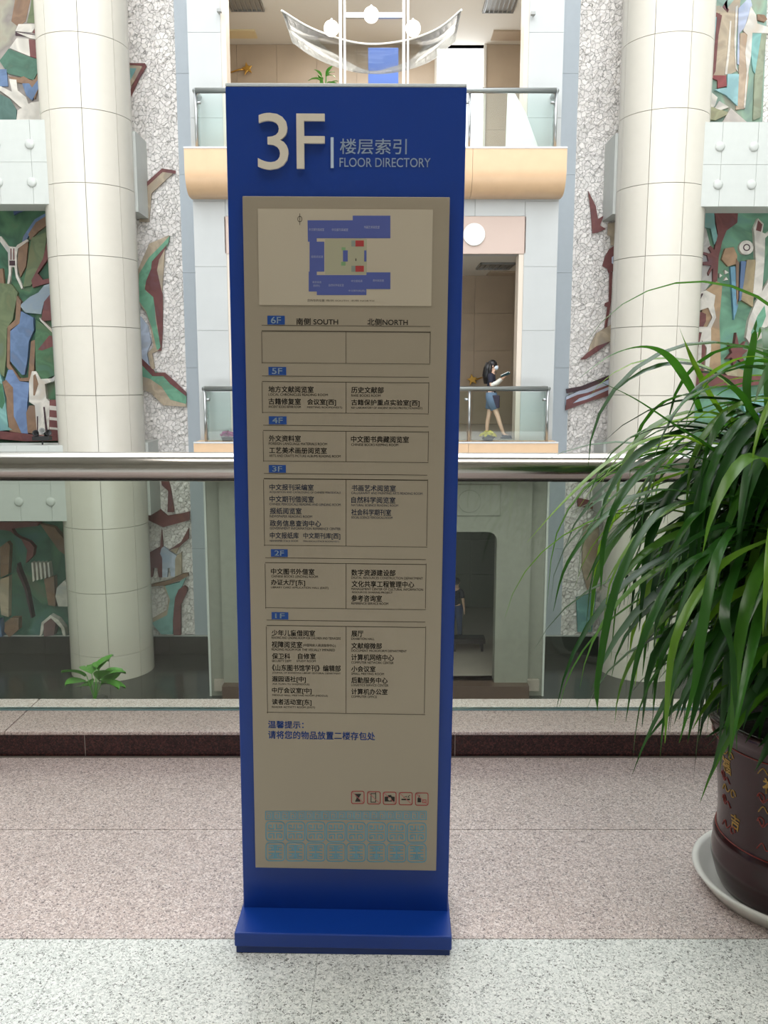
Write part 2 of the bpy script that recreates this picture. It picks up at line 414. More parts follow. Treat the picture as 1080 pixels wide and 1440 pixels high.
# steel jamb trims
jt = mat('pale jamb trim', (214, 200, 184), .4)
MB().box(OX1-.1, OX1, YF+.02, YF+D+.1, Z3, z3b).box(OX0, OX0+.1, YF+.02, YF+D+.1, Z3, z3b).box(OX1-.1, OX1, YF+.02, YF+D+.1, Z4, 10.2).box(OX0, OX0+.1, YF+.02, YF+D+.1, Z4, 10.2).build('jamb', jt, po)
# lobbies
YB = 25.0
def lobby(nm, zf, zc, x0, x1, mw, wins, mf):
    s = struct(nm)
    MB().box(x0, x1, YF+D-.2, YW+.5, zf-.25, zf).box(x0-1.4, x1+1.4, YW+.5, YB+.3, zf-.25, zf).build('deck', mf, s)
    MB().box(x0, x1, YF+D, YW+.5, zc, zc+.2).box(x0-1.4, x1+1.4, YW+.5, YB+.3, zc, zc+.2).build('ceiling_board', M_ceil, s)
    MB().box(x0-1.5, x0-1.2, YW+.5, YB+.3, zf, zc).box(x1+1.2, x1+1.5, YW+.5, YB+.3, zf, zc).build('side_masonry', mw, s)
    x0, x1 = x0-1.2, x1+1.2
    xx = sorted([x0]+[w[0] for w in wins]+[w[1] for w in wins]+[x1]); bk_ = MB()
    for i in range(0, len(xx), 2): bk_.box(xx[i], xx[i+1], YB+.05, YB+.3, zf-.2, zc)
    for w in wins: bk_.box(w[0], w[1], YB+.05, YB+.3, w[3], zc)
    bk_.build('backing', mw, s)
    xsd = [x0-.02]; 
    for (wx0, wx1, wz0, wz1) in wins:
        clad(s, xsd[-1], wx0, zf, zc, YB, 1.1, 1.05, mw, .04)
        if wz0 > zf+.05: clad(s, wx0, wx1, zf, wz0, YB, 1.2, 1, mw, .04)
        if wz1 < zc-.05: clad(s, wx0, wx1, wz1, zc, YB, 1.2, 1, mw, .04)
        xsd.append(wx1)
    clad(s, xsd[-1], x1+.02, zf, zc, YB, 1.1, 1.05, mw, .04)
    return s
wA = (at(614, 120, YB).x, at(680, 120, YB).x, Z4+.02, at(640, 48, YB).z)
M_deck = mat('lobby floor stone', (170, 160, 148), .3, var=.1)
l4 = lobby('wall_lobby_upper', Z4, 10.2, PX0+.12, PX1-.12, M_beige, [wA], M_deck)
l3 = lobby('wall_lobby_middle', Z3, 4.2, PX0+.12, PX1-.12, M_beige, [], M_deck)
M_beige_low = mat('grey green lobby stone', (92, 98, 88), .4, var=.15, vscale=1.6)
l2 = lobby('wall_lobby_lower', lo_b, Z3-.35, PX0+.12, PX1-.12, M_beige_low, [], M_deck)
MB().box(l_x0 := wA[0]-.06, wA[0], YB-.05, YB+.1, wA[2], wA[3]).box(wA[1], wA[1]+.06, YB-.05, YB+.1, wA[2], wA[3]).box(l_x0, wA[1]+.06, YB-.05, YB+.1, wA[3], wA[3]+.06).build('window_frame', M_ceil, l4)

# ceiling grille lights and vents
M_grille = mat('grey louvre metal', (150, 150, 146), .4, metal=.4)
def zpix(px, py, z): return gz(px, py, z)
def grille(x0p, x1p, y0p, y1p, z, label, nm='ceiling_light'):
    a = zpix((x0p+x1p)/2, y1p, z); b = zpix((x0p+x1p)/2, y0p, z)
    yn, yf = min(a.y, b.y), max(a.y, b.y); xa = zpix(x0p, y1p, z).x; xb = zpix(x1p, y1p, z).x
    xc, yc = (xa+xb)/2, (yn+yf)/2; w, h = (xb-xa)/2, (yf-yn)/2
    t = thing(nm, label, 'ceiling light', (xc, yc, z))
    fr = MB().box(-w, w, -h, -h+.03, -.05, 0).box(-w, w, h-.03, h, -.05, 0).box(-w, -w+.03, -h, h, -.05, 0).box(w-.03, w, -h, h, -.05, 0).box(-w, w, -h, h, -.008, -.001)
    fr.build('frame', M_grille, t)
    n = 7; pr = None
    for k in range(n):
        xx = -w+2*w*(k+.5)/n
        if pr is None: pr = MB().box(-.012, .012, -h+.03, h-.03, -.045, -.01).build('louvre', M_steel_far, t); o = pr
        else: o = pr.copy(); COL.objects.link(o)
        o.location.x = xx
    return t
grille(325, 372, -22, 14, 10.2, 'louvred ceiling light at the upper left above the gold ornament')
grille(678, 722, -22, 16, 10.2, 'louvred ceiling light at the upper right above the tall bright window')
grille(669, 716, 369, 377, 4.2, 'louvred ceiling light in the lobby above the reading woman')
M_cream = mat('cream recessed panel', (226, 208, 164), .6)
for (a, b, c, d, z, s, lb) in ((318, 362, 41, 52, 10.2, l4, 0), (690, 741, 42, 55, 10.2, l4, 0), (684, 728, 381, 386, 4.2, l3, 0)):
    p0 = gz(a, d, z); p1 = gz(b, d, z); q = gz(a, c, z)
    y0, y1 = sorted((p0.y, q.y))
    MB().box(p0.x, p1.x, y0, min(y1, YB-.1), z-.04, z-.001).build('recessed_panel', M_cream if lb == 0 and a < 400 else M_beige, s)

# ================================================================ FAR BALCONIES
def balcony(zt, which, posts):
    yf = 18.0
    b = struct('trim_2' if which == 'upper' else 'trim_3')
    prof = [(yf, zt), (yf, zt-.40)]
    for k in range(1, 9):
        a = PI/2*k/8; prof.append((yf+.38*(1-math.cos(a)), zt-.40-.46*math.sin(a)))
    prof += [(YF-.001, zt-.86), (YF-.001, zt)]
    # wood fascia in three lengths of veneer
    xs_ = [PX0, -.16-1.9, -.16, -.16+1.9, PX1]
    for i in range(4):
        o = MB().prism([(xs_[i]+.003, y, z) for y, z in prof], (xs_[i+1]-xs_[i]-.006, 0, 0)).build('fascia_panel', M_wood, b); auto_smooth(o, 30)
    MB().box(PX0, PX1, yf-.012, yf+.0, zt-.02, zt+.012).build('nosing', M_steel_far, b)
    t = thing('balcony_balustrade', 'steel and glass balustrade on the %s wood-faced balcony across the atrium' % which, 'railing', (-.16, yf+.15, zt))
    hx = (PX1-PX0)/2-.22; rz = 1.09
    MB().tube([(-hx, 0, rz), (hx, 0, rz)], .052, 14).build('handrail', M_steel_far, t, smooth=True)
    for s in (-1, 1):
        MB().tube([(s*hx, 0, rz), (s*hx, .42, rz)], .052, 14).build('return_rail', M_steel_far, t, smooth=True)
    for x in posts:
        MB().tube([(x, 0, -.02), (x, 0, rz)], .028, 10).build('post', M_steel_far, t, smooth=True)
        MB().tube([(x, .02, rz-.22), (x+(.1 if x < 0 else -.1), -.0, rz-.22)], .03, 10).build('glass_clamp', M_steel_far, t, smooth=True)
    xs2 = sorted(posts)
    for i in range(len(xs2)-1):
        MB().box(xs2[i]+.05, xs2[i+1]-.05, -.006, .006, .02, rz-.06).build('glass_pane', M_glass_far, t)
    for s in (-1, 1):
        MB().box(s*hx-.006, s*hx+.006, .05, .42, .02, rz-.06).build('side_pane', M_glass_far, t)
balcony(Z4, 'upper', [-3.53, -1.77, 0, 1.84, 3.53])
balcony(Z3, 'middle', [-3.53, -1.77, 0, 1.92, 3.53])

# ================================================================ RELIEF MURALS
def patchy(name, cols, scale, bump=.4):
    if name in MATS: return MATS[name]
    cols = [tuple(min(255, max(0, v)) for v in c) for c in cols]
    m = mat(name, cols[0], .6, var=.01, bump=bump, bscale=8); nt = m.node_tree; b = nt.nodes['Principled BSDF']
    tc = nt.nodes.new('ShaderNodeTexCoord'); n = nt.nodes.new('ShaderNodeTexNoise'); n.inputs['Scale'].default_value = scale; n.inputs['Detail'].default_value = 3; n.inputs['Distortion'].default_value = .7
    nt.links.new(tc.outputs['Object'], n.inputs['Vector']); r_ = nt.nodes.new('ShaderNodeValToRGB'); e = r_.color_ramp
    for i, c in enumerate(cols):
        pos = .32+.36*i/(len(cols)-1)
        el = e.elements[i] if i < 2 else e.elements.new(pos)
        el.position = pos; el.color = lin(c)
    nt.links.new(n.outputs['Fac'], r_.inputs['Fac']); nt.links.new(r_.outputs['Color'], b.inputs['Base Color']); return m
def cm(rgb):
    k = 'mural %d %d %d' % rgb; g = sum(rgb)/3; rgb = tuple(v*.74+g*.22 for v in rgb)
    d = tuple(int(v*.86+g*.06) for v in rgb); l = tuple(min(255, int(v*.96+g*.08)) for v in rgb)
    t = tuple(int(v*.8+w*.16) for v, w in zip(rgb, (90, 110, 150))); b_ = tuple(int(v*.8+w*.16) for v, w in zip(rgb, (150, 110, 80)))
    return patchy(k, [t, d, l, d, b_], 1.6)
MAR, TAN, GRN, DGR, OLV = (134, 66, 62), (194, 170, 136), (104, 180, 138), (54, 96, 72), (112, 128, 80)
CRM, LBL, BLU, TEA, BRN = (222, 212, 196), (188, 202, 226), (92, 124, 172), (118, 184, 176), (150, 108, 76)
DRK = (74, 40, 48)
def mural(label, backs, pieces, base=0):
    t = thing('relief_mural', label, 'mural', (0, YW, 0))
    for i, (rgb, pts, v, name) in enumerate(backs):
        m = patchy('mural ground %d %d %d' % rgb, [tuple(int(a*.75+b*.25) for a, b in zip(rgb, (84, 116, 150))), rgb, tuple(int(a*.8) for a in rgb), tuple(int(a*.8+b*.2) for a, b in zip(rgb, (120, 140, 80))), tuple(int(a*.6+b*.4) for a, b in zip(rgb, (136, 100, 78)))], .9)
        P = [at(x, y, YW) for x, y in pts]
        MB().prism([(p.x, -.02, p.z) for p in P], (0, -.035, 0)).build(name, m, t)
    for i, (rgb, pts) in enumerate(pieces):
        y1 = -.062-.0035*i; P = [at(x, y, YW-.06) for x, y in pts]
        mb = MB().prism([(p.x, -.03, p.z) for p in P], (0, y1+.03, 0))
        mb.build('relief_piece', cm(rgb), t)
    return t
mural('stone chip wall strip with green, tan and maroon relief shapes right of the left column', [], [
    (TAN, [(181, 91), (200, 93), (194, 105), (183, 124)]), (TEA, [(180, 96), (192, 96), (183, 114)]),
    (MAR, [(180, 88.5), (204, 89), (206, 93), (196, 110), (184, 136), (183, 127), (195, 103), (201, 93), (180, 91)]),
    (TAN, [(201, 266), (229, 242), (243, 244), (228, 258), (213, 272), (210, 312), (196, 312), (200, 290)]),
    (MAR, [(199, 268), (201, 261), (228, 237), (247, 240), (247, 244), (236, 243), (229, 242), (203, 266)]),
    (TAN, [(238, 331), (210, 343), (194, 380), (194, 424), (206, 440), (212, 462), (216, 488), (208, 497), (213, 520), (218, 518), (214, 497), (226, 492), (226, 440), (232, 350)]),
    (LBL, [(190, 440), (198, 445), (208, 458), (213, 482), (207, 496), (210, 514), (204, 510), (190, 496)]),
    (GRN, [(239, 332), (236, 345), (216, 368), (212, 385), (204, 402), (206, 410), (217, 418), (219, 450), (227, 490), (221, 492), (214, 462), (206, 438), (195, 422), (196, 385), (210, 362), (224, 348)]),
    (MAR, [(237, 342), (224, 365), (221, 380), (229, 415), (229, 465), (227, 493), (222, 494), (226, 488), (222, 460), (216, 418), (204, 407), (206, 395), (213, 378), (214, 368)]),
    (TAN, [(190, 524), (215, 531), (228, 543), (240, 558), (262, 566), (262, 572), (230, 570), (212, 552), (190, 545)]),
    (GRN, [(190, 506), (215, 522), (232, 526), (262, 556), (262, 568), (240, 562), (228, 544), (212, 533), (190, 526)]),
    (MAR, [(190, 494), (208, 512), (219, 524), (232, 524), (246, 536), (262, 552), (262, 557), (240, 540), (230, 529), (215, 529), (199, 512), (190, 506)]),
    (MAR, [(227, 674), (237, 674), (241, 690), (245, 716), (245, 720), (236, 720), (237, 690), (228, 682)]),
    (MAR, [(209, 708), (220, 711), (236, 725), (255, 722), (267, 719), (267, 731), (245, 737), (230, 741), (209, 731)]),
    (TAN, [(266, 755), (252, 770), (248, 778), (240, 774), (256, 764)]),
    (MAR, [(266, 742), (266, 757), (252, 769), (238, 773), (255, 762)]),
    (MAR, [(210, 777), (226, 768), (228, 745), (230, 768), (229, 811), (224, 811), (222, 798), (217, 798), (215, 811), (210, 811)]),
    (TAN, [(247, 782), (256, 776), (256, 806), (247, 811)]),
    (LBL, [(228, 770), (231, 768), (240, 775), (249, 781), (247, 786), (247, 810), (241, 810), (240, 798), (237, 798), (236, 811), (229, 811), (229, 784), (226, 778)]),
    (TAN, [(230, 822), (238, 840), (235, 858), (213, 870), (213, 876), (236, 866), (241, 842), (236, 824)]),
    (TEA, [(233, 823), (253, 818), (264, 808), (255, 827), (247, 845), (244, 870), (244, 891), (228, 891), (214, 875), (236, 864), (240, 842)]),
    (BRN, [(213, 821), (240, 815), (258, 806), (265, 805), (266, 809), (255, 815), (235, 822), (214, 824)]),
    (MAR, [(260, 823), (264, 826), (264, 831), (255, 850), (255, 892), (245, 892), (244, 872), (247, 840), (252, 828)]),
])
mural('stone chip wall strip with maroon bird and striped relief left of the right column', [], [
    (MAR, [(827, 268), (838, 290), (841, 308), (849, 303), (844, 317), (852, 322), (841, 327), (833, 328), (831, 300)]),
    (TAN, [(855, 314), (868, 312), (868, 345), (859, 345), (858, 332), (854, 330)]),
    (MAR, [(866, 344), (857, 350), (851, 360), (847, 374), (854, 378), (856, 384), (860, 381), (866, 384)]),
    (LBL, [(866, 357), (860, 362), (860, 370), (866, 374)]),
    (MAR, [(857, 382), (861, 382), (859, 425), (853, 462), (850, 462), (854, 432), (850, 430), (851, 426), (856, 424)]),
    (TAN, [(860, 456), (838, 469), (830, 485), (826, 500), (836, 492), (860, 480)]),
    (MAR, [(816, 506), (826, 496), (838, 487), (858, 480), (842, 493), (824, 505)]),
    (LBL, [(796, 558), (820, 547), (858, 530), (858, 552), (795, 570)]),
    (DRK, [(796, 547), (818, 543), (858, 527), (858, 533), (822, 548), (797, 553)]),
    (MAR, [(796, 562), (812, 555), (826, 552), (858, 540), (858, 543), (826, 556), (814, 560), (804, 568), (826, 561), (858, 547), (858, 556), (830, 564), (795, 577)]),
    (TAN, [(820, 735), (842, 742), (838, 800), (826, 830), (818, 800)]), (MAR, [(812, 700), (838, 705), (836, 716), (812, 712)]),
    (TEA, [(810, 840), (838, 832), (832, 888), (812, 888)]),
])
mural('coloured relief wall of green hills, straps and robed figures at the left frame edge', [
    ((168, 158, 150), [(-40, -10), (64, -10), (64, 180), (-40, 180)], .25, 'ground_panel'),
    ((66, 108, 82), [(-60, 270), (110, 270), (110, 700), (-60, 700)], .35, 'ground_panel'),
    ((70, 112, 92), [(-60, 715), (130, 715), (130, 892), (-60, 892)], .35, 'ground_panel')], [
    (BRN, [(22, -5), (44, -5), (36, 30), (26, 38), (16, 30)]), (OLV, [(45, -5), (60, -5), (60, 33), (38, 32), (42, 15)]),
    (CRM, [(26, 34), (52, 34), (45, 46), (22, 44)]), (MAR, [(53, 34), (60, 36), (60, 52), (46, 46)]), (DRK, [(22, 44), (60, 51), (60, 54), (22, 50)]),
    (CRM, [(23, 45.5), (60, 52), (60, 57), (42, 54)]),
    (CRM, [(24, 54), (41, 55), (43, 80), (14, 68)]), (MAR, [(41, 56), (60, 58), (60, 85), (43, 80)]), ((70, 120, 96), [(13, 69), (40, 80), (60, 86), (57, 95), (48, 113), (28, 108), (12, 104), (0, 86)]),
    (BLU, [(-5, 98), (10, 98), (12, 122), (-5, 122)]), (BRN, [(12, 108), (28, 110), (34, 108), (45, 114), (50, 112), (58, 95), (62, 100), (50, 140), (34, 118), (22, 116)]),
    (BLU, [(32, 118), (42, 118), (46, 124), (58, 108), (60, 115), (46, 142), (38, 135)]), ((80, 122, 110), [(-5, 130), (15, 140), (24, 155), (24, 172), (-5, 172)]),
    (CRM, [(14, 112), (24, 113), (26, 128), (38, 138), (42, 150), (36, 155), (28, 150), (15, 138), (-2, 126), (2, 122), (18, 130)]),
    (CRM, [(26, 156), (45, 145), (66, 142), (66, 172), (24, 172)]),
    (BLU, [(66, 300), (70, 306), (50, 318), (38, 338), (32, 342), (34, 333), (50, 309)]), (BRN, [(68, 303), (74, 312), (55, 326), (44, 338), (41, 330), (52, 313)]),
    ((60, 80, 130), [(20, 298), (40, 289), (42, 293), (26, 300), (21, 303)]),
    (BRN, [(28, 345), (41, 341), (38, 375), (30, 390), (26, 372)]), (OLV, [(46, 335), (68, 326), (62, 370), (45, 402), (34, 404), (40, 372)]),
    (CRM, [(0, 333), (3, 333), (14, 347), (24, 348), (26, 345), (40, 337), (42, 339), (27, 350), (25, 360), (26, 385), (34, 405), (32, 407), (24, 390), (22, 376), (18, 376), (16, 395), (12, 408), (11, 405), (14, 385), (13, 356), (0, 338)]),
    (DRK, [(15, 367), (23, 367), (23, 374), (15, 374)]), (MAR, [(16.5, 350), (18, 350), (18, 366), (16.5, 366)]), (MAR, [(20.5, 350), (22, 350), (22, 366), (20.5, 366)]),
    (MAR, [(72, 325), (78, 352), (55, 385), (62, 394), (78, 390), (78, 397), (60, 401), (48, 405), (46, 395), (62, 365)]),
    (BRN, [(-5, 380), (6, 378), (8, 400), (-5, 412)]),
    (OLV, [(-5, 398), (18, 400), (27, 412), (20, 450), (12, 462), (11, 500), (8, 530), (-5, 520)]),
    ((150, 168, 178), [(76, 398), (78, 410), (64, 425), (60, 442), (38, 440), (30, 430), (44, 418), (56, 412), (64, 402)]), (MAR, [(76, 410), (82, 450), (60, 452), (64, 425)]),
    (BRN, [(26, 416), (32, 424), (30, 455), (17, 464), (16, 512), (30, 532), (42, 531), (46, 480), (52, 478), (50, 520), (44, 536), (28, 536), (12, 516), (13, 460), (24, 450)]),
    (BLU, [(32, 438), (49, 447), (50, 465), (43, 480), (41, 505), (37, 527), (33, 527), (17, 508), (17, 466), (30, 455)]),
    ((100, 132, 186), [(14, 520), (20, 520), (30, 536), (44, 538), (41, 565), (40, 590), (42, 610), (33, 611), (22, 585), (20, 545), (10, 534)]),
    (BRN, [(6, 537), (11, 534), (21, 545), (22, 585), (33, 609), (16, 606), (12, 575), (12, 560)]), (TEA, [(-5, 500), (5, 532), (11, 570), (14, 600), (20, 604), (-5, 606)]),
    ((62, 132, 84), [(-5, 536), (6, 540), (10, 565), (6, 575), (-5, 565)]),
    ((74, 126, 78), [(54, 450), (82, 470), (86, 525), (62, 535), (53, 520), (52, 480)]),
    (MAR, [(56, 492), (72, 472), (84, 474), (84, 485), (62, 493)]), (CRM, [(58, 447), (80, 467), (80, 472), (60, 452)]),
    (CRM, [(48, 522), (54, 522), (60, 533), (76, 532), (84, 524), (84, 531), (78, 536), (66, 540), (68, 560), (74, 566), (72, 612), (54, 612), (52, 570), (44, 565), (44, 536)]),
    (BRN, [(44, 570), (52, 570), (55, 610), (42, 608), (40, 580)]), (BRN, [(50, 528), (53, 526), (57, 540), (52, 556), (50, 556)]), (DRK, [(55, 585), (56.5, 585), (56.5, 608), (55, 608)]), (DRK, [(64, 572), (66, 572), (70, 606), (67, 606)]),
    (MAR, [(73, 562), (90, 562), (92, 618), (72, 614)]), (CRM, [(73, 570), (92, 572), (92, 578), (73, 576)]), (CRM, [(73, 586), (92, 588), (92, 592), (73, 590)]), (CRM, [(73, 600), (92, 602), (92, 605), (73, 603)]),
    (MAR, [(-5, 605), (45, 610), (92, 613), (92, 619), (40, 620), (-5, 616)]),
    (MAR, [(-5, 733), (60, 733), (56, 738), (20, 742), (26, 752), (45, 760), (52, 768), (50, 780), (40, 790), (42, 772), (34, 757), (18, 745), (-5, 742)]),
    (BRN, [(60, 735), (80, 740), (98, 762), (100, 782), (86, 772)]), (BRN, [(4, 768), (14, 760), (18, 765), (16, 805), (5, 810)]), (TAN, [(5, 812), (17, 808), (16, 865), (6, 862), (3, 835)]),
    ]+[(CRM, [(48+5.6*i, 789), (50.5+5.6*i, 789), (52.5+5.6*i, 814-1.5*i), (50+5.6*i, 816-1.5*i)]) for i in range(5)]+[
    (BRN, [(66, 812), (80, 808), (82, 850), (72, 848)]), (CRM, [(84, 824), (94, 814), (104, 820), (104, 850), (86, 850), (82, 836)]),
    (DRK, [(29, 790), (32, 800), (42, 825), (50, 866), (48, 866), (39, 826), (28, 801)]),
    (BRN, [(12, 872), (20, 866), (31, 866), (31, 882), (18, 893), (11, 885)]), (CRM, [(60, 892), (63, 872), (75, 862), (86, 868), (95, 880), (96, 891), (93, 891), (90, 880), (82, 872), (76, 866), (67, 874), (64, 888)]),
    ((128, 88, 84), [(66, 874), (76, 866), (83, 874), (80, 890), (66, 892)]), (BLU, [(-5, 870), (5, 868), (8, 892), (-5, 892)]),
])
def circ(cx, cy, r, n=20): return [(cx+r*math.cos(2*PI*k/n), cy+r*math.sin(2*PI*k/n)) for k in range(n)]
mural('coloured relief wall of musicians, disc and maroon star at the right frame edge', [
    ((150, 178, 164), [(985, -10), (1078, -10), (1070, 190), (985, 190)], .2, 'ground_panel'),
    ((112, 158, 130), [(975, 280), (1130, 280), (1130, 690), (965, 690)], .28, 'ground_panel')], [
    ((206, 200, 192), [(975, 300), (993, 322), (1000, 350), (1001, 395), (992, 408), (970, 416)]),
    ((120, 190, 196), [(985, 27), (1008, 22), (1004, 70), (998, 104), (985, 104)]), (TAN, [(1014, 8), (1020, 15), (1036, -5), (1042, -5), (1034, 60), (1036, 100), (1020, 108), (1002, 108), (1008, 60), (1012, 22)]),
    (TAN, [(985, 12), (1012, 8), (1016, 18), (985, 23)]),
    (MAR, [(990, 20), (1008, 18), (1015, 22), (1010, 50), (1006, 100), (1002, 108), (997, 124), (994, 110), (1000, 96), (1005, 60), (1008, 24), (990, 23)]), (MAR, [(1018, 6), (1025, 14), (1023, 18), (1016, 10), (1022, 0), (1025, -3)]),
    (CRM, [(1026, 30), (1028, 30), (1026, 70), (1022, 105), (1019, 105), (1023, 70)]), (CRM, [(1034, 10), (1037, 8), (1035, 50), (1034, 90), (1038, 102), (1034, 97), (1032, 60)]),
    ((176, 188, 216), [(1038, 12), (1054, -4), (1057, 8), (1046, 40), (1039, 48), (1039, 92), (1036, 90)]), ((196, 164, 132), [(1040, 48), (1050, 45), (1050, 75), (1052, 110), (1047, 153), (1034, 155), (1038, 110)]),
    (TEA, [(1057, 45), (1070, 45), (1068, 80), (1062, 105), (1058, 100), (1055, 75)]), ((150, 158, 124), [(1070, 48), (1077, 48), (1073, 90), (1069, 165), (1058, 170), (1060, 110)]),
    (CRM, [(1055, 10), (1062, 22), (1064, 34), (1082, 40), (1082, 48), (1057, 47), (1055, 80), (1050, 110), (1047, 152), (1045, 152), (1049, 100), (1047, 75), (1050, 50), (1044, 44), (1050, 30)]),
    (BRN, [(1064, 21), (1074, 22), (1078, 28), (1074, 32), (1064, 29)]),
    ((166, 62, 62), [(1001, 107), (1020, 107), (1021, 122), (1008, 125), (1008, 114), (1001, 111)]), ((140, 196, 200), [(1022, 105), (1038, 105), (1036, 150), (1020, 135), (1004, 127), (1021, 124)]),
    (CRM, [(990, 123), (1008, 138), (1004, 150), (990, 160)]), ((170, 168, 120), [(988, 150), (1004, 152), (1026, 160), (1005, 170), (988, 168)]), (CRM, [(1010, 143), (1024, 152), (1012, 156), (1004, 153)]), ((214, 200, 186), [(1026, 153), (1050, 174), (1014, 174)]),
    (TEA, [(980, 290), (1002, 290), (1004, 315), (1008, 335), (1003, 345), (998, 322), (980, 318)]),
    (MAR, [(1002, 290), (1022, 292), (1036, 301), (1035, 314), (1020, 325), (1014, 340), (1009, 362), (1007, 396), (1001, 399), (1001, 377), (995, 388), (994, 384), (999, 374), (987, 373), (987, 369), (995, 368), (993, 360), (987, 358), (988, 355), (995, 357), (999, 356), (995, 349), (998, 346), (1003, 352), (1008, 330), (1005, 312)]),
    ((186, 140, 96), [(1018, 350), (1030, 348), (1035, 360), (1034, 372), (1022, 375), (1013, 365)]), ((186, 146, 100), [(992, 408), (1006, 396), (1014, 400), (1010, 450), (1012, 516), (998, 522), (985, 522), (985, 440)]),
    (CRM, [(1010, 385), (1014, 388), (1010, 391)]), (CRM, [(1017, 380), (1023, 384), (1018, 386)]), (CRM, [(1019, 390), (1022, 394), (1016, 395)]),
    ((96, 160, 190), [(1025, 376), (1032, 375), (1033, 420), (1036, 430), (1030, 450), (1028, 420)]), (BRN, [(1033, 364), (1037, 370), (1036, 420), (1034, 432), (1033, 400)]), (BLU, [(1040, 368), (1047, 368), (1041, 422), (1037, 424)]),
    ((176, 150, 104), [(1048, 366), (1061, 366), (1058, 410), (1056, 432), (1040, 422), (1044, 395)]), (CRM, circ(1047, 349, 10)), (DRK, circ(1047.3, 349, 5)), (CRM, circ(1047.3, 349, 3.4)),
    (CRM, [(1063, 308), (1071, 316), (1069, 328), (1074, 330), (1080, 325), (1080, 329), (1073, 336), (1072, 370), (1068, 420), (1056, 417), (1060, 370), (1058, 330), (1057, 322)]), (MAR, [(1063, 311), (1069, 317), (1067, 327), (1060, 325)]),
    (CRM, [(1084, 385), (1084, 430), (1076, 460), (1068, 476), (1052, 484), (1046, 475), (1050, 450), (1060, 425)]), (GRN, [(1072, 430), (1074, 445), (1066, 465), (1054, 474), (1053, 468), (1062, 445)]),
    (MAR, [(975, 436), (990, 442), (990, 452), (985, 462), (975, 462)]), (MAR, [(970, 467), (984, 469), (990, 482), (986, 522), (968, 522)]),
    (CRM, [(975, 414), (990, 409), (1003, 416), (1001, 430), (1004, 447), (997, 462), (997, 468), (997, 490), (994, 521), (988, 521), (991, 490), (984, 478), (984, 482), (983, 518), (978, 518), (979, 490), (984, 468), (972, 466), (972, 460), (992, 460), (999, 447), (993, 433), (982, 437), (975, 425)]),
    (DRK, [(978, 422), (984, 413), (986, 414), (981, 424)]),
    ((178, 160, 120), [(1014, 522), (1030, 516), (1050, 524), (1040, 530), (1020, 528)]), (MAR, [(966, 523), (1010, 526), (1040, 531), (1048, 527), (1070, 528), (1070, 540), (1030, 545), (966, 541)]),
    (MAR, [(1032, 468), (1036, 488), (1045, 480), (1041, 491), (1048, 493), (1040, 500), (1045, 512), (1034, 506), (1028, 514), (1026, 503), (1018, 505), (1026, 496), (1021, 482), (1029, 490)]),
    (TEA, [(1040, 560), (1080, 552), (1090, 600), (1050, 620)]), (BLU, [(1060, 575), (1084, 570), (1084, 610), (1070, 612)]),
])

# ================================================================ THINGS ACROSS THE ATRIUM
# glass canopy with three globes between two white posts (upper lobby)
cn = thing('glass_canopy', 'curved glass canopy with three white globe lamps hung between white posts', 'light fitting', (0, 19.3, Z4))
def loc(p): return Vector((p.x, p.y-19.3, p.z-Z4))
zh = at(520, 62, 19.9).z
top = []; bot = []
ptsT = [(396, 15), (430, 36), (464, 50), (495, 59), (522, 62), (552, 60), (585, 53), (620, 38), (649, 14)]
ptsB = [(411, 60), (436, 78), (466, 92), (496, 101), (522, 104), (550, 103), (585, 95), (612, 82), (640, 58)]
for (a, b) in zip(ptsT, ptsB):
    p = gz(a[0], a[1], zh); top.append(loc(p)); q = at(b[0], b[1], p.y+.12); bot.append(loc(q))
def sub(L, n=4):
    out = []
    for i in range(len(L)-1):
        p0, p1, p2, p3 = L[max(i-1, 0)], L[i], L[i+1], L[min(i+2, len(L)-1)]
        for k in range(n):
            t = k/n; out.append(.5*((2*p1)+(p2-p0)*t+(2*p0-5*p1+4*p2-p3)*t*t+(3*p1-p0-3*p2+p3)*t**3))
    return out+[L[-1]]
top, bot = sub(top), sub(bot)
mb = MB()
for i in range(len(top)-1): mb.quad(top[i], top[i+1], bot[i+1], bot[i])
o = mb.build('curved_glass', glass('smoky canopy glass', (.80, .81, .80), .8, .15), cn, smooth=True)
sl = o.modifiers.new('thick', 'SOLIDIFY'); sl.thickness = .012
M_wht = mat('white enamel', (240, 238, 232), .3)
MB().tube(top, .022, 8).build('glass_rim', M_wht, cn, smooth=True)
for px in (482, 571):
    p = loc(at(px, 60, 19.2)); MB().box(p.x-.075, p.x-.02, -.12, -.02, .0, 4.33).box(p.x+.02, p.x+.06, -.12, -.02, 0, 4.33).build('post', M_wht, cn)
a, b = loc(at(483, 20, 19.25)), loc(at(568, 20, 19.25))
MB().box(a.x, b.x, -.02, .06, a.z-.05, a.z+.05).build('cross_bar', M_steel_far, cn)
c0 = loc(at(522, 30, 19.3))
for (px, py) in ((466, 40), (522, 21), (581, 40)):
    p = loc(at(px, py, 19.05)); mb = MB().ball(p, .155, nu=20, nv=14)
    g = mb.build('globe_lamp', mat('lit opal globe', (255, 252, 245), .3, emit=1.3), cn, smooth=True)
    MB().tube([p+Vector((0, 0, .14)), p+Vector((0, .12, .22)), Vector((p.x*.0+p.x, .14, p.z+.2))], .02, 8).build('lamp_arm', M_steel_far, cn, smooth=True)
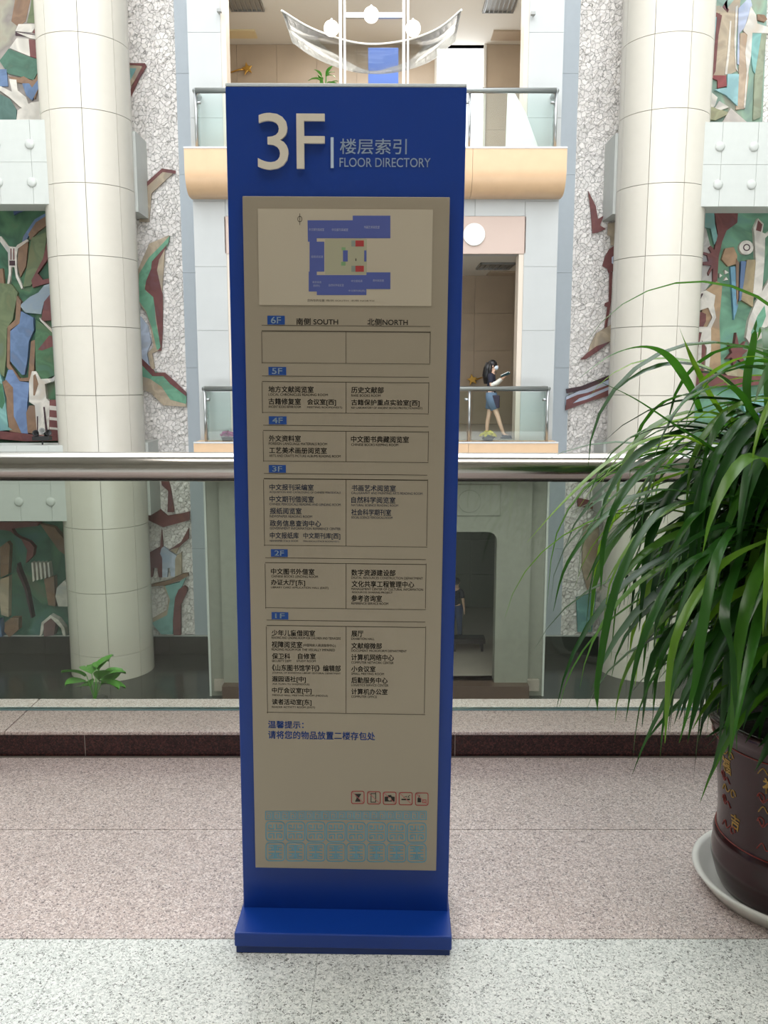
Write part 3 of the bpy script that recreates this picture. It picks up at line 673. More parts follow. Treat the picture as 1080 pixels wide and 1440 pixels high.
# blue directory stand in the upper lobby
bp_ = at(539, 100, 21.0)
bs = thing('directory_stand', 'distant blue floor stand in the upper lobby between the white canopy posts', 'sign', (bp_.x, 21.0, Z4))
zt4 = at(539, 68, 21).z-Z4
MB().box(-.34, .34, -.04, .04, .05, zt4).build('stand_body', mat('far blue lacquer', (96, 130, 214), .4), bs, bevel=.01)
MB().box(-.36, .36, -.12, .12, 0, .05).build('stand_base', MATS['far blue lacquer'], bs)
# white panel added as a sunlight patch by the right jamb of the upper lobby
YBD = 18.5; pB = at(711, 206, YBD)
sunp = thing('sun_patch_panel', 'added white panel imitating a sunlight patch behind the upper balcony glass at the right jamb', 'sun_patch', (pB.x, YBD, Z4))
MB().prism([(p.x-pB.x, 0, max(.01, p.z-Z4)) for p in [at(724, 131, YBD), at(740, 160, YBD), at(757, 207, YBD), at(711, 207, YBD), at(714, 131, YBD)]], (0, .03, 0)).build('sun_patch', M_wht, sunp)
# gold star ornaments
M_gold = mat('polished gold', (214, 168, 84), .3, metal=.8)
def ornament(px, py, Y, s, bx, by, label):
    c = at(px, py, Y); t = thing('wall_ornament', label, 'ornament', (c.x, Y, c.z))
    pts = []
    for k in range(10):
        r = s*(1 if k % 2 == 0 else .42)*(1+.12*math.sin(k*2.1)); a = PI/2+k*PI/5+.2; pts.append((r*math.cos(a), 0, r*math.sin(a)))
    MB().prism(pts, (0, -.05, 0)).build('star', M_gold, t, bevel=.012)
    e = at(bx, by, Y)-c; MB().tube([(0, .02, 0), (e.x*.4, .0, e.z*.1), (e.x, 0, e.z)], [.03, .022, .01], 8).build('branch', M_gold, t, smooth=True)
    MB().tube([(0, 0, 0), (0, YB-Y+.03, 0)], .01, 6).build('wall_pin', M_steel_far, t)
ornament(348, 97, 24.9, .17, 318, 104, 'gold star ornament with thin branch on the upper lobby wall')
ornament(664, 534, 24.9, .17, 680, 530, 'small gold brown ornament on the lobby wall behind the reading woman')
# leafy and flowering pots across the atrium
def far_leaf(L, wd, n=7, arch=.35):
    mb = MB()
    for i in range(n):
        t0, t1 = i/n, (i+1)/n
        def P_(t, s): 
            w = wd*math.sin(PI*min(1, t*.92+.06))**.8; return Vector((L*t, s*w, arch*L*(t-1.3*t*t)))
        mb.quad(P_(t0, -1), P_(t1, -1), P_(t1, 0)-Vector((0, 0, wd*.25)), P_(t0, 0)-Vector((0, 0, wd*.25)))
        mb.quad(P_(t0, 0)-Vector((0, 0, wd*.25)), P_(t1, 0)-Vector((0, 0, wd*.25)), P_(t1, 1), P_(t0, 1))
    return mb
def leafy(name, label, loc_, h, pot_r, nleaf, L, wd, mleaf, mpot, seed=1):
    rnd = random.Random(seed); t = thing(name, label, 'potted plant', loc_)
    MB().lathe([(.001, 0), (pot_r*.75, 0), (pot_r, pot_r*1.5), (pot_r*1.08, pot_r*1.5), (pot_r*1.08, pot_r*1.62), (pot_r*.9, pot_r*1.62), (pot_r*.85, pot_r*1.4), (.001, pot_r*1.4)], seg=24).build('pot', mpot, t, smooth=True)
    mb = far_leaf(L, wd); me = None
    for i in range(nleaf):
        a = rnd.random()*2*PI; zz = h*(.55+.4*rnd.random())
        MB().tube([(0, 0, pot_r*1.3), (.3*L*math.cos(a)*.4, .3*L*math.sin(a)*.4, zz*.7), (.3*L*math.cos(a), .3*L*math.sin(a), zz)], .008, 6).build('stalk', mleaf, t)
        if me is None: o = mb.build('leaf', mleaf, t, smooth=True); me = o.data
        else: o = link('leaf', me, mleaf, t)
        o.location = (.3*L*math.cos(a), .3*L*math.sin(a), zz); o.rotation_euler = (rnd.uniform(-.4, .4), rnd.uniform(-.7, .2), a)
    return t
M_lg = mat('fresh green leaf', (92, 156, 62), .4, var=.2); M_lg2 = mat('blue green leaf', (84, 130, 104), .4, var=.2)
p = at(455, 108, 20.7); leafy('potted_shrub', 'small green potted plant just above the top edge of the blue sign', (p.x, 20.7, Z4), at(455, 99, 20.7).z-Z4, .2, 40, .30, .05, M_lg, M_wht, 3)
p = at(132, 960, 17.6); leafy('potted_taro', 'broad leaved green plant on the lower floor in front of the left column', (p.x, 17.6, Z2), at(130, 945, 17.6).z-Z2+.15, .25, 11, .5, .2, M_lg, mat('grey planter', (120, 120, 116), .6), 8)
def flowers(label, x, y, z, rgb, seed):
    rnd = random.Random(seed); t = thing('flower_pot', label, 'flower pot', (x, y, z))
    MB().lathe([(.001, 0), (.1, 0), (.13, .07), (.11, .07), (.001, .06)], seg=20).build('pot', mat('dark plastic pot', (70, 60, 56), .6), t, smooth=True)
    m = mat('petal %d' % rgb[0], rgb, .6, var=.15); me = None
    for i in range(46):
        a = rnd.random()*2*PI; r = .17*math.sqrt(rnd.random()); h = .09+.09*(1-(r/.18)**2)*rnd.uniform(.7, 1.2)
        if me is None:
            mb = MB()
            for k in range(5):
                b = 2*PI*k/5; d = Vector((math.cos(b), math.sin(b), 0)); s = Vector((-math.sin(b), math.cos(b), 0))
                mb.quad((0, 0, 0), d*.028+s*.016+Vector((0, 0, .012)), d*.04+Vector((0, 0, .004)), d*.028-s*.016+Vector((0, 0, .012)))
            o = mb.build('blossom', m, t); me = o.data
        else: o = link('blossom', me, m, t)
        o.location = (r*math.cos(a), r*math.sin(a)*.6, h); o.rotation_euler = (rnd.uniform(-.9, .9), rnd.uniform(-.9, .9), a)
    lm = MB()
    for i in range(40):
        a = rnd.random()*2*PI; r = rnd.uniform(.05, .16); c = Vector((r*math.cos(a), r*math.sin(a)*.6, rnd.uniform(.06, .12)))
        lm.quad(c, c+Vector((.03, .01, .02)), c+Vector((.05, 0, .0)), c+Vector((.03, -.01, .02)))
    lm.build('foliage', M_lg2, t, kind='stuff')
p = at(686, 620, 18.45); flowers('clump of yellow flowers behind the glass at the reading woman\'s foot', p.x, 18.45, Z3, (214, 200, 70), 4)
p = at(320, 620, 18.45); flowers('clump of magenta flowers behind the balcony glass left of the sign', p.x, 18.45, Z3, (168, 50, 120), 5)
# bench in the lowest lobby
bp2 = at(663, 922, 21.0)
bn = thing('bench', 'low dark bench on the lower lobby floor seen through the doorway', 'bench', (bp2.x-.1, 21.0, lo_b))
M_bk = mat('black lacquered wood', (30, 30, 30), .4)
MB().box(-.42, .42, -.2, .2, .2, .32).build('seat', M_bk, bn, bevel=.01)
for sx in (-.34, .34):
    for sy in (-.15, .15): MB().box(sx-.03, sx+.03, sy-.03, sy+.03, 0, .2).build('leg', M_bk, bn)
# spotlight on top of the lower left beam
sp_ = at(54, 628, 19.95); zbt = zl+(zt-zb_)
spt = thing('floodlight', 'small black floodlight cluster in front of the left mural just above the handrail', 'lamp', (sp_.x, 20.2, zbt))
hh = sp_.z-zbt
MB().tube([(0, 0, 0), (0, 0, max(.1, hh))], .02, 8).build('stand', M_bk, spt)
zc0 = max(.1, hh)
MB().box(-.2, .2, -.1, .08, zc0, zc0+.1).build('housing', M_bk, spt, bevel=.01)
for k, (x, z, a) in enumerate(((-.12, .17, .4), (.02, .22, -.2), (.13, .18, .6))):
    o = MB().lathe([(.001, -.09), (.04, -.09), (.075, .08), (.06, .08), (.03, -.02), (.001, -.02)], seg=14).build('lamp_head', M_bk if k != 1 else M_grille, spt, smooth=True)
    o.location = (x, -.02, zc0+z-.02); o.rotation_euler = (1.2, a, .3*k)
# small cameras on the portal
def camera_thing(px, py, label, s):
    p = at(px, py, YF-.1); t = thing('security_camera', label, 'camera', (p.x, YF, p.z))
    MB().tube([(0, 0, 0), (0, -.1, 0)], .015, 8).build('bracket', M_steel_far, t)
    MB().box(-.07 if s < 0 else -.02, .02 if s < 0 else .07, -.17, -.08, -.03, .03).build('body', M_grille, t, bevel=.008)
camera_thing(307, 16, 'tiny grey security camera at the top of the left portal pier', 1)
camera_thing(751, 20, 'tiny grey security camera at the top of the right portal pier', -1)

# ---------------------------------------------------------------- people
def skin(name, nodes, edges, m, parent=None, sub_=2, root=0):
    keys = list(nodes); me = bpy.data.meshes.new(name)
    me.from_pydata([nodes[k][:3] for k in keys], [(keys.index(a), keys.index(b)) for a, b in edges], [])
    me.materials.append(m); o = bpy.data.objects.new(name, me); COL.objects.link(o)
    if parent: o.parent = parent
    mo = o.modifiers.new('skin', 'SKIN'); mo.use_smooth_shade = True
    for i, k in enumerate(keys):
        r = nodes[k][3]; r = r if isinstance(r, tuple) else (r, r)
        me.skin_vertices[0].data[i].radius = r; me.skin_vertices[0].data[i].use_root = (i == root)
    s = o.modifiers.new('sub', 'SUBSURF'); s.levels = sub_; s.render_levels = sub_
    return o
def person(label, loc_, rotz, col_top, col_sleeve, col_bottom, shorts, hair_long, mask, reading, stride=1.0):
    """figure faces +x; x forward, y left, z up; 1.68 m tall"""
    t = thing('person', label, 'person', loc_, (0, 0, rotz))
    Mskin = mat('skin', (222, 182, 156), .5)
    N = {}; E = []
    def add(k, x, y, z, r, to=None):
        N[k] = (x, y, z, r)
        if to: E.append((to, k))
    add('pelvis', 0, 0, .93, (.125, .10)); add('waist', -.01, 0, 1.08, (.105, .085), 'pelvis'); add('chest', 0, 0, 1.26, (.125, .10), 'waist')
    add('upper', -.01, 0, 1.36, (.10, .08), 'chest'); add('neck', .0, 0, 1.44, .045, 'upper'); add('skull0', .03, 0, 1.50, .062, 'neck')
    add('skull1', .035, 0, 1.57, .088, 'skull0'); add('skull2', .02, 0, 1.635, .07, 'skull1')
    for s, nm, kx, ax in ((1, 'l', -.06*stride, -.10*stride), (-1, 'r', .16*stride, .30*stride)):
        add('hip'+nm, 0, .085*s, .88, .085, 'pelvis'); add('knee'+nm, kx, .095*s, .48, .052, 'hip'+nm)
        add('calf'+nm, (kx*.6+ax*.4)-.015, .095*s, .34, .05, 'knee'+nm); add('ankle'+nm, ax, .095*s, .09, .034, 'calf'+nm); add('ball'+nm, ax+.12, .10*s, .04, .035, 'ankle'+nm)
        add('sh'+nm, -.01, .165*s, 1.36, .05, 'upper')
        if reading:
            add('el'+nm, .02, .20*s, 1.12, .037, 'sh'+nm); add('wr'+nm, .21, .10*s, 1.28, .024, 'el'+nm); add('palm'+nm, .26, .07*s, 1.32, .026, 'wr'+nm)
            hx, hy, hz = .26, .07*s, 1.32; f = [(.05, .02*s, .03), (.058, .006*s, .032), (.055, -.01*s, .03), (.045, -.024*s, .024)]; th = (.02, -.035*s, .035)
        else:
            add('el'+nm, -.03, .22*s, 1.10, .037, 'sh'+nm); add('wr'+nm, .04, .22*s, .88, .024, 'el'+nm); add('palm'+nm, .055, .22*s, .82, .027, 'wr'+nm)
            f = [(.03, .0, -.07), (.015, .0, -.08), (0, 0, -.078), (-.015, 0, -.065)]; th = (.04, -.02*s, -.03); hx, hy, hz = .055, .22*s, .82
        for i, (fx, fy, fz) in enumerate(f):
            add('f%d%s' % (i, nm), hx+fx*.6, hy+fy*.9, hz+fz*.6, .009, 'palm'+nm); add('g%d%s' % (i, nm), hx+fx, hy+fy, hz+fz, .008, 'f%d%s' % (i, nm))
        add('t'+nm, hx+th[0], hy+th[1], hz+th[2], .010, 'palm'+nm)
    skin('body', N, E, Mskin, t)
    # face: nose, ears, eyes, mouth
    MB().ball((.125, 0, 1.555), .016, (1.1, .8, 1.3), 10, 6).ball((.03, .088, 1.56), .022, (.7, .4, 1.2), 10, 6).ball((.03, -.088, 1.56), .022, (.7, .4, 1.2), 10, 6).build('nose_and_ears', Mskin, t, smooth=True)
    MB().ball((.108, .032, 1.582), .011, nu=8, nv=6).ball((.108, -.032, 1.582), .011, nu=8, nv=6).build('eyes', M_ink, t, smooth=True)
    MB().ball((.112, 0, 1.522), .02, (.4, 1.1, .3), 8, 6).build('mouth', mat('lips', (176, 100, 94), .5), t, smooth=True)
    Mh = mat('black hair', (24, 22, 24), .35)
    hb = MB().ball((.005, 0, 1.60), .105, (1, .98, .95), 18, 12)
    if hair_long: hb.tube([(-.05, 0, 1.62), (-.09, 0, 1.50), (-.11, 0, 1.36), (-.12, 0, 1.18)], [.09, .098, .10, .05], 14).tube([(-.02, .07, 1.62), (-.03, .095, 1.48), (-.02, .11, 1.3)], [.04, .04, .02], 10).tube([(-.02, -.07, 1.62), (-.03, -.095, 1.48), (-.02, -.11, 1.3)], [.04, .04, .02], 10)
    hb.build('hair', Mh, t, smooth=True)
    if mask: MB().ball((.085, 0, 1.53), .058, (.95, 1.15, .95), 14, 10).build('face_mask', mat('pale mask', (206, 220, 232), .7), t, smooth=True)
    # top: torso and sleeves in one garment
    TN = {'p': (0, 0, .95, (.15, .125)), 'w': (-.01, 0, 1.08, (.13, .105)), 'c': (0, 0, 1.26, (.142, .115)), 'u': (-.01, 0, 1.365, (.105, .09)), 'n': (0, 0, 1.42, .058)}
    TE = [('p', 'w'), ('w', 'c'), ('c', 'u'), ('u', 'n')]
    for s, nm in ((1, 'l'), (-1, 'r')):
        TN['s'+nm] = (-.01, .165*s, 1.365, .066); e = N['el'+nm]; TN['e'+nm] = (-.01+(e[0]+.01)*.75, .165*s+(e[1]-.165*s)*.75, 1.365+(e[2]-1.365)*.75, .058)
        TE += [('u', 's'+nm), ('s'+nm, 'e'+nm)]
    skin('top', TN, TE, mat('cloth %d %d %d' % col_top, col_top, .8), t)
    for s, nm in ((1, 'l'), (-1, 'r')):
        if col_sleeve:
            e, w_ = N['el'+nm], N['wr'+nm]; MB().tube([(e[0]-.01, e[1], e[2]+.03), tuple((Vector(e[:3])+Vector(w_[:3]))/2), w_[:3]], [.05, .045, .036], 10).build('sleeve', mat('cloth %d %d %d' % col_sleeve, col_sleeve, .8), t, smooth=True)
        h, k, a = N['hip'+nm], N['knee'+nm], N['ankle'+nm]
        hv, kv, av = Vector(h[:3]), Vector(k[:3]), Vector(a[:3])
        pts = [hv+Vector((0, -.02*s, .1)), hv, hv.lerp(kv, .62)] if shorts else [hv+Vector((0, -.02*s, .1)), hv, kv, av]
        MB().tube(pts, [.115, .118, .105] if shorts else [.115, .11, .072, .058], 14).build('trouser_leg', mat('cloth b %d %d %d' % col_bottom, col_bottom, .85), t, smooth=True)
        sh = MB()
        sh.prism([(av.x-.07, av.y-.04, 0), (av.x+.12, av.y-.045, 0), (av.x+.19, av.y-.02, 0), (av.x+.19, av.y+.02, 0), (av.x+.12, av.y+.045, 0), (av.x-.07, av.y+.04, 0)], (0, 0, .035))
        sh.tube([(av.x-.04, av.y, .045), (av.x+.05, av.y, .055), (av.x+.16, av.y, .035)], [.045, .045, .028], 10)
        sh.build('shoe', mat('dark shoe', (36, 38, 42), .5), t)
    return t
pp = at(690, 616, 19.25)
g = person('person in a dark top and denim shorts reading on the middle balcony', (pp.x, 19.25, Z3), -.25, (34, 36, 52), (226, 224, 214), (104, 122, 148), True, True, True, True)
bk = thing('open_book', 'white open book with teal cover held by the reading person', 'book', (pp.x+.30, 19.25-.09, Z3+1.36), (0, -.45, -.25))
for s in (1, -1):
    MB().prism([(-.09, 0, 0), (.09, 0, 0), (.09, .14*s, .04), (-.09, .14*s, .04)], (0, 0, .012)).build('page_block', mat('paper', (236, 236, 228), .7), bk)
    MB().prism([(-.095, 0, -.006), (.095, 0, -.006), (.095, .147*s, .036), (-.095, .147*s, .036)], (0, 0, .005)).build('cover', mat('teal cover', (30, 96, 110), .5), bk)
hb_ = thing('handbag', 'small dark bag hanging at the reading person\'s hip', 'bag', (pp.x+.06, 19.25-.16, Z3+.82), (0, 0, -.25))
MB().box(-.08, .1, -.045, .03, -.16, .12).build('bag_body', mat('dark plum cloth', (48, 36, 58), .7), hb_, bevel=.02)
MB().tube([(-.06, 0, .12), (-.08, .04, .3), (-.07, .1, .52), (.0, .15, .6)], .008, 6).build('strap', MATS['dark plum cloth'], hb_)
p2 = at(640, 905, 21.6)
person('person in navy shirt and jeans half hidden by the sign in the lowest doorway', (p2.x, 21.6, lo_b), 1.1, (26, 34, 52), None, (56, 70, 104), False, False, False, False, .25)

# ================================================================ NEAR BALUSTRADE
nb = thing('glass_balustrade', 'large stainless handrail with glass panes on the granite kerb behind the sign', 'railing', (0, 3.35, .10))
hz = at(200, 650.5, 3.35).z-.10; hr = .056
MB().tube([(-9, 0, hz-.0), (9, 0, hz-.035)], hr, 40).build('handrail', M_steel, nb, smooth=True)
MB().box(-9, 9, -.017, .017, hz-.068, hz-.045).build('glass_channel', M_steel_far, nb)
for i in range(-4, 5):
    x0 = -.15+i*2.6
    MB().box(x0+.004, x0+2.596, -.007, .007, .006, hz-.07).build('glass_pane', M_glass, nb)
    MB().box(x0+.004, x0+2.596, -.011, .011, 0, .006).build('glass_shoe', M_glass_edge, nb)

# ================================================================ FLOOR DIRECTORY SIGN
SX, SYF = -.1005, 2.088
sign = thing('floor_directory_sign', 'tall blue floor directory stand with champagne panel of room names', 'sign', (SX, SYF, -.0015), (R(1.4), R(.49), -R(1.0)))
SM = Matrix.LocRotScale(sign.location, sign.rotation_euler, None); SI = SM.inverted()
def sl(px, py, yl=-.012):
    """local (x, z) on the plane y = yl of the sign seen at a pixel"""
    o = SI @ Vector((0, 0, EYE)); d = SI.to_3x3() @ ray(px, py); k = (yl-o.y)/d.y; p = o+d*k; return p.x, p.z
BW = .2655; HT = sl(488, 117, 0)[1]
bd = MB().box(-BW, BW, 0, .07, .045, HT-.007).build('body', M_blue, sign, bevel=.003)
MB().box(-BW, BW, -.001, .071, HT-.007, HT).build('top_highlight', mat('painted edge highlight', (240, 246, 250), .2, coat=.5), sign, bevel=.002)  # white strip added to paint in the highlight along the top edge
fy = gz(481, 1343, 0).y-SYF
MB().box(-BW-.0045, BW+.0045, fy, .16, .018, .056).build('base_plate', M_blue, sign, bevel=.004).rotation_euler.x = -R(1.4)
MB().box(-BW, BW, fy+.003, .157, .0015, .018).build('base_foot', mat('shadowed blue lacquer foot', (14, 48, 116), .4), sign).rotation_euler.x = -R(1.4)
pc = [sl(341, 276), sl(632, 277), sl(614, 1225), sl(359, 1220)]
px0 = (pc[0][0]+pc[3][0])/2; px1 = (pc[1][0]+pc[2][0])/2; pz1 = (pc[0][1]+pc[1][1])/2; pz0 = (pc[2][1]+pc[3][1])/2
print('panel', px0, px1, pz0, pz1, pc)
panel = MB().box(px0, px1, -.012, 0, pz0, pz1).build('panel', M_alum, sign, bevel=.0015)
def text_mesh(s, extrude=0, offset=0):
    cu = bpy.data.curves.new('txt', 'FONT'); cu.body = s; cu.size = 40; cu.resolution_u = 4; cu.offset = 0; cu.extrude = extrude
    o = bpy.data.objects.new('txt', cu); me = bpy.data.meshes.new_from_object(o); bpy.data.objects.remove(o); bpy.data.curves.remove(cu)
    if offset:                               # heavier strokes: the glyph faces repeated a hair to each side
        V = [tuple(v.co) for v in me.vertices]; F = [tuple(p.vertices) for p in me.polygons]; n = len(V); d = offset*40; V2 = []; F2 = []
        for k, (dx, dy) in enumerate(((-d, -d), (d, d), (-d, d), (d, -d))):
            V2 += [(x+dx, y+dy, z) for x, y, z in V]; F2 += [tuple(i+n*k for i in f) for f in F]
        me.clear_geometry(); me.from_pydata(V2, [], F2)
    return me
def letter(s, x0, y0, x1, y1, m, yl, parent, name='lettering', offset=.0, ext=0, lab=None, uneven=True):
    """write s so that its ink fills the pixel box measured on the photograph, laid on the sign face"""
    me = text_mesh(s, 0, offset); n = len(me.vertices); co = np.empty(n*3); me.vertices.foreach_get('co', co); co = co.reshape(-1, 3)
    mn, mx = co.min(0), co.max(0)
    a = sl(x0, (y0+y1)/2, yl); b = sl(x1, (y0+y1)/2, yl); t = sl((x0+x1)/2, y0, yl); u = sl((x0+x1)/2, y1, yl)
    X = a[0]+(co[:, 0]-mn[0])/(mx[0]-mn[0])*(b[0]-a[0]); Z = u[1]+(co[:, 1]-mn[1])/(mx[1]-mn[1])*(t[1]-u[1])
    co = np.stack([X, np.full(n, yl), Z], 1); me.vertices.foreach_set('co', co.ravel()); me.update()
    o = link(name, me, m, parent)
    if ext:
        so = o.modifiers.new('thick', 'SOLIDIFY'); so.thickness = ext; so.offset = 1 if me.polygons[0].normal.y < 0 else -1
    if lab: o['label'] = lab
    return o
def rect(x0, y0, x1, y1, m, yl, parent, name, th=.0002):
    a = sl(x0, (y0+y1)/2, yl); b = sl(x1, (y0+y1)/2, yl); t = sl((x0+x1)/2, y0, yl); u = sl((x0+x1)/2, y1, yl)
    return MB().box(a[0], b[0], yl, yl+th, u[1], t[1]).build(name, m, parent)
letter('3', 363, 160, 406, 239.5, M_ltr, -.001, sign, 'raised_digit', 0, .008, 'cream raised digit 3')
letter('F', 417.5, 161, 457, 238, M_ltr, -.001, sign, 'raised_letter', .0, .008, 'cream raised letter F')
rect(465, 193, 469, 236, M_ltr2, -.003, sign, 'divider_bar', .003)
letter('楼层索引', 478, 195, 572, 217, M_ltr2, -.001, sign, 'heading', .006, 0)
letter('FLOOR DIRECTORY', 477.5, 222, 605.5, 235, M_ltr2, -.001, sign, 'heading', .004, 0)
# map sheet
mp = rect(363.6, 294, 607.7, 429.5, M_plate, -.0135, sign, 'map_sheet', .0015)
YM = -.0138
def mpoly(pts, m, name, yl=YM):
    P = [sl(360+x/4.154, 290+y/4.154, yl) for x, y in pts]
    return MB().prism([(p[0], yl, p[1]) for p in P], (0, .0002, 0)).build(name, m, mp)
def mrect(x0, y0, x1, y1, m, name, yl=YM): return mpoly([(x0, y0), (x1, y0), (x1, y1), (x0, y1)], m, name, yl)
mpoly([(403, 190), (648, 190), (648, 398), (403, 398)], M_mapt, 'map_court', -.0137)
mpoly([(301, 82), (565, 82), (565, 55), (785, 55), (785, 187), (355, 187), (355, 207), (303, 207)], M_mapb, 'map_block')
mrect(313, 207, 399, 382, M_mapb, 'map_block')
mpoly([(308, 382), (355, 382), (355, 402), (645, 402), (645, 386), (785, 386), (785, 484), (645, 484), (645, 519), (355, 519), (355, 498), (308, 498)], M_mapb, 'map_block')
mrect(508, 258, 536, 323, M_mapb, 'map_block', -.0140); mrect(632, 258, 645, 323, M_mapb, 'map_block', -.0140)
for a in ((500, 240, 523, 258), (497, 325, 523, 347)): mrect(*a, M_green, 'map_stair', -.0140)
for y in (200, 348): mrect(557, y, 580, y+35, mat('map grey green', (140, 150, 140), .5), 'map_lift', -.0140); mrect(581, y, 630, y+35, M_red if y == 200 else M_red, 'map_toilet', -.0140)
mrect(581, 305, 586, 320, M_ink, 'map_marker', -.0140)
def ring(cx, cy, rx, ry, w, m, name, n=24):
    mb = MB(); yl = YM
    for k in range(n):
        a, b = 2*PI*k/n, 2*PI*(k+1)/n; q = []
        for (ang, f) in ((a, 1), (b, 1), (b, 1-w), (a, 1-w)):
            p = sl(360+(cx+rx*f*math.cos(ang))/4.154, 290+(cy+ry*f*math.sin(ang))/4.154, yl); q.append((p[0], yl, p[1]))
        mb.quad(*q)
    return mb.build(name, m, mp)
ring(256, 75, 14, 18, .22, M_inkline, 'map_compass'); mrect(254.5, 42, 257.5, 110, M_inkline, 'map_compass_needle')
M_mt = mat('map label ink', (176, 178, 200), .5)
def mtext(s, x0, y0, x1, y1, m=None):
    letter(s, 360+x0/4.154, 290+y0/4.154, 360+x1/4.154, 290+y1/4.154, m or M_mt, -.0142, mp, 'map_lettering')
mtext('中文期刊借阅室', 310, 128, 398, 145); mtext('中文报刊采编室', 443, 129, 538, 146); mtext('书画艺术阅览室', 630, 114, 722, 131); mtext('报纸阅览室', 322, 288, 392, 302)
mtext('政务信息', 330, 437, 382, 450); mtext('查询中心', 335, 457, 374, 471); mtext('自然科学阅览室', 425, 454, 513, 469); mtext('中文报纸库', 556, 430, 622, 444); mtext('期刊阅览室', 683, 427, 747, 441); mtext('中文期刊库[西]', 540, 488, 637, 501)
mtext('您所在的位置', 300, 543, 400, 558, M_ink)
for i, s in enumerate(('南侧楼梯', '电梯', '南侧', '卫生间', '北侧楼梯')): pass
mtext('南侧 SOUTH  北侧 NORTH', 410, 546, 690, 557, M_inkline)
# floor rows: tag, rule, box
YT = -.0125
rows = [('6F', 376, 444, 400.5, 456.4, 458.2, 368, 605, 466.3, 511), ('5F', 377.5, 516, 402.5, 527.5, 529.6, 368.5, 603, 537.5, 581), ('4F', 378, 585.5, 403, 596.7, 599, 370, 602.5, 606.5, 649.3),
        ('3F', 378, 654, 402, 664.7, 667, 371, 601, 674.3, 768), ('2F', 381, 772.5, 404.5, 783, 785.6, 373, 599, 792.6, 856), ('1F', 382, 861, 405.5, 871, 873.4, 375, 598, 881, 1003.3)]
for (s, x0, y0, x1, y1, yl_, bx0, bx1, by0, by1) in rows:
    tg = rect(x0, y0, x1, y1, M_tagb, -.0127, panel, 'floor_tag', .0007)
    letter(s, x0+5, y0+1.6, x0+(x1-x0)*.78, y1-1.6, M_tagt, -.0129, tg, 'tag_lettering', .008)
    rect(bx0, yl_-.35, bx1, yl_+.35, M_inkline, YT, panel, 'rule_line')
    w = .75 if s in ('6F', '3F') else .45
    rect(bx0, by0-w, bx1, by0+w*.8, M_inkline, YT, panel, 'box_line'); rect(bx0, by1-.3, bx1, by1+.3, M_inkline, YT, panel, 'box_line')
    rect(bx0-.1, by0, bx0+.6, by1, M_inkline, YT, panel, 'box_line'); rect(bx1-.6, by0, bx1+.1, by1, M_inkline, YT, panel, 'box_line')
    rect(486.2, by0, 486.9, by1, M_inkline, YT, panel, 'box_line')
letter('南侧 SOUTH', 416.5, 447.5, 475.5, 457, M_ink, YT, panel, offset=.014); letter('北侧NORTH', 516.7, 448, 573.5, 457.8, M_ink, YT, panel, offset=.014)
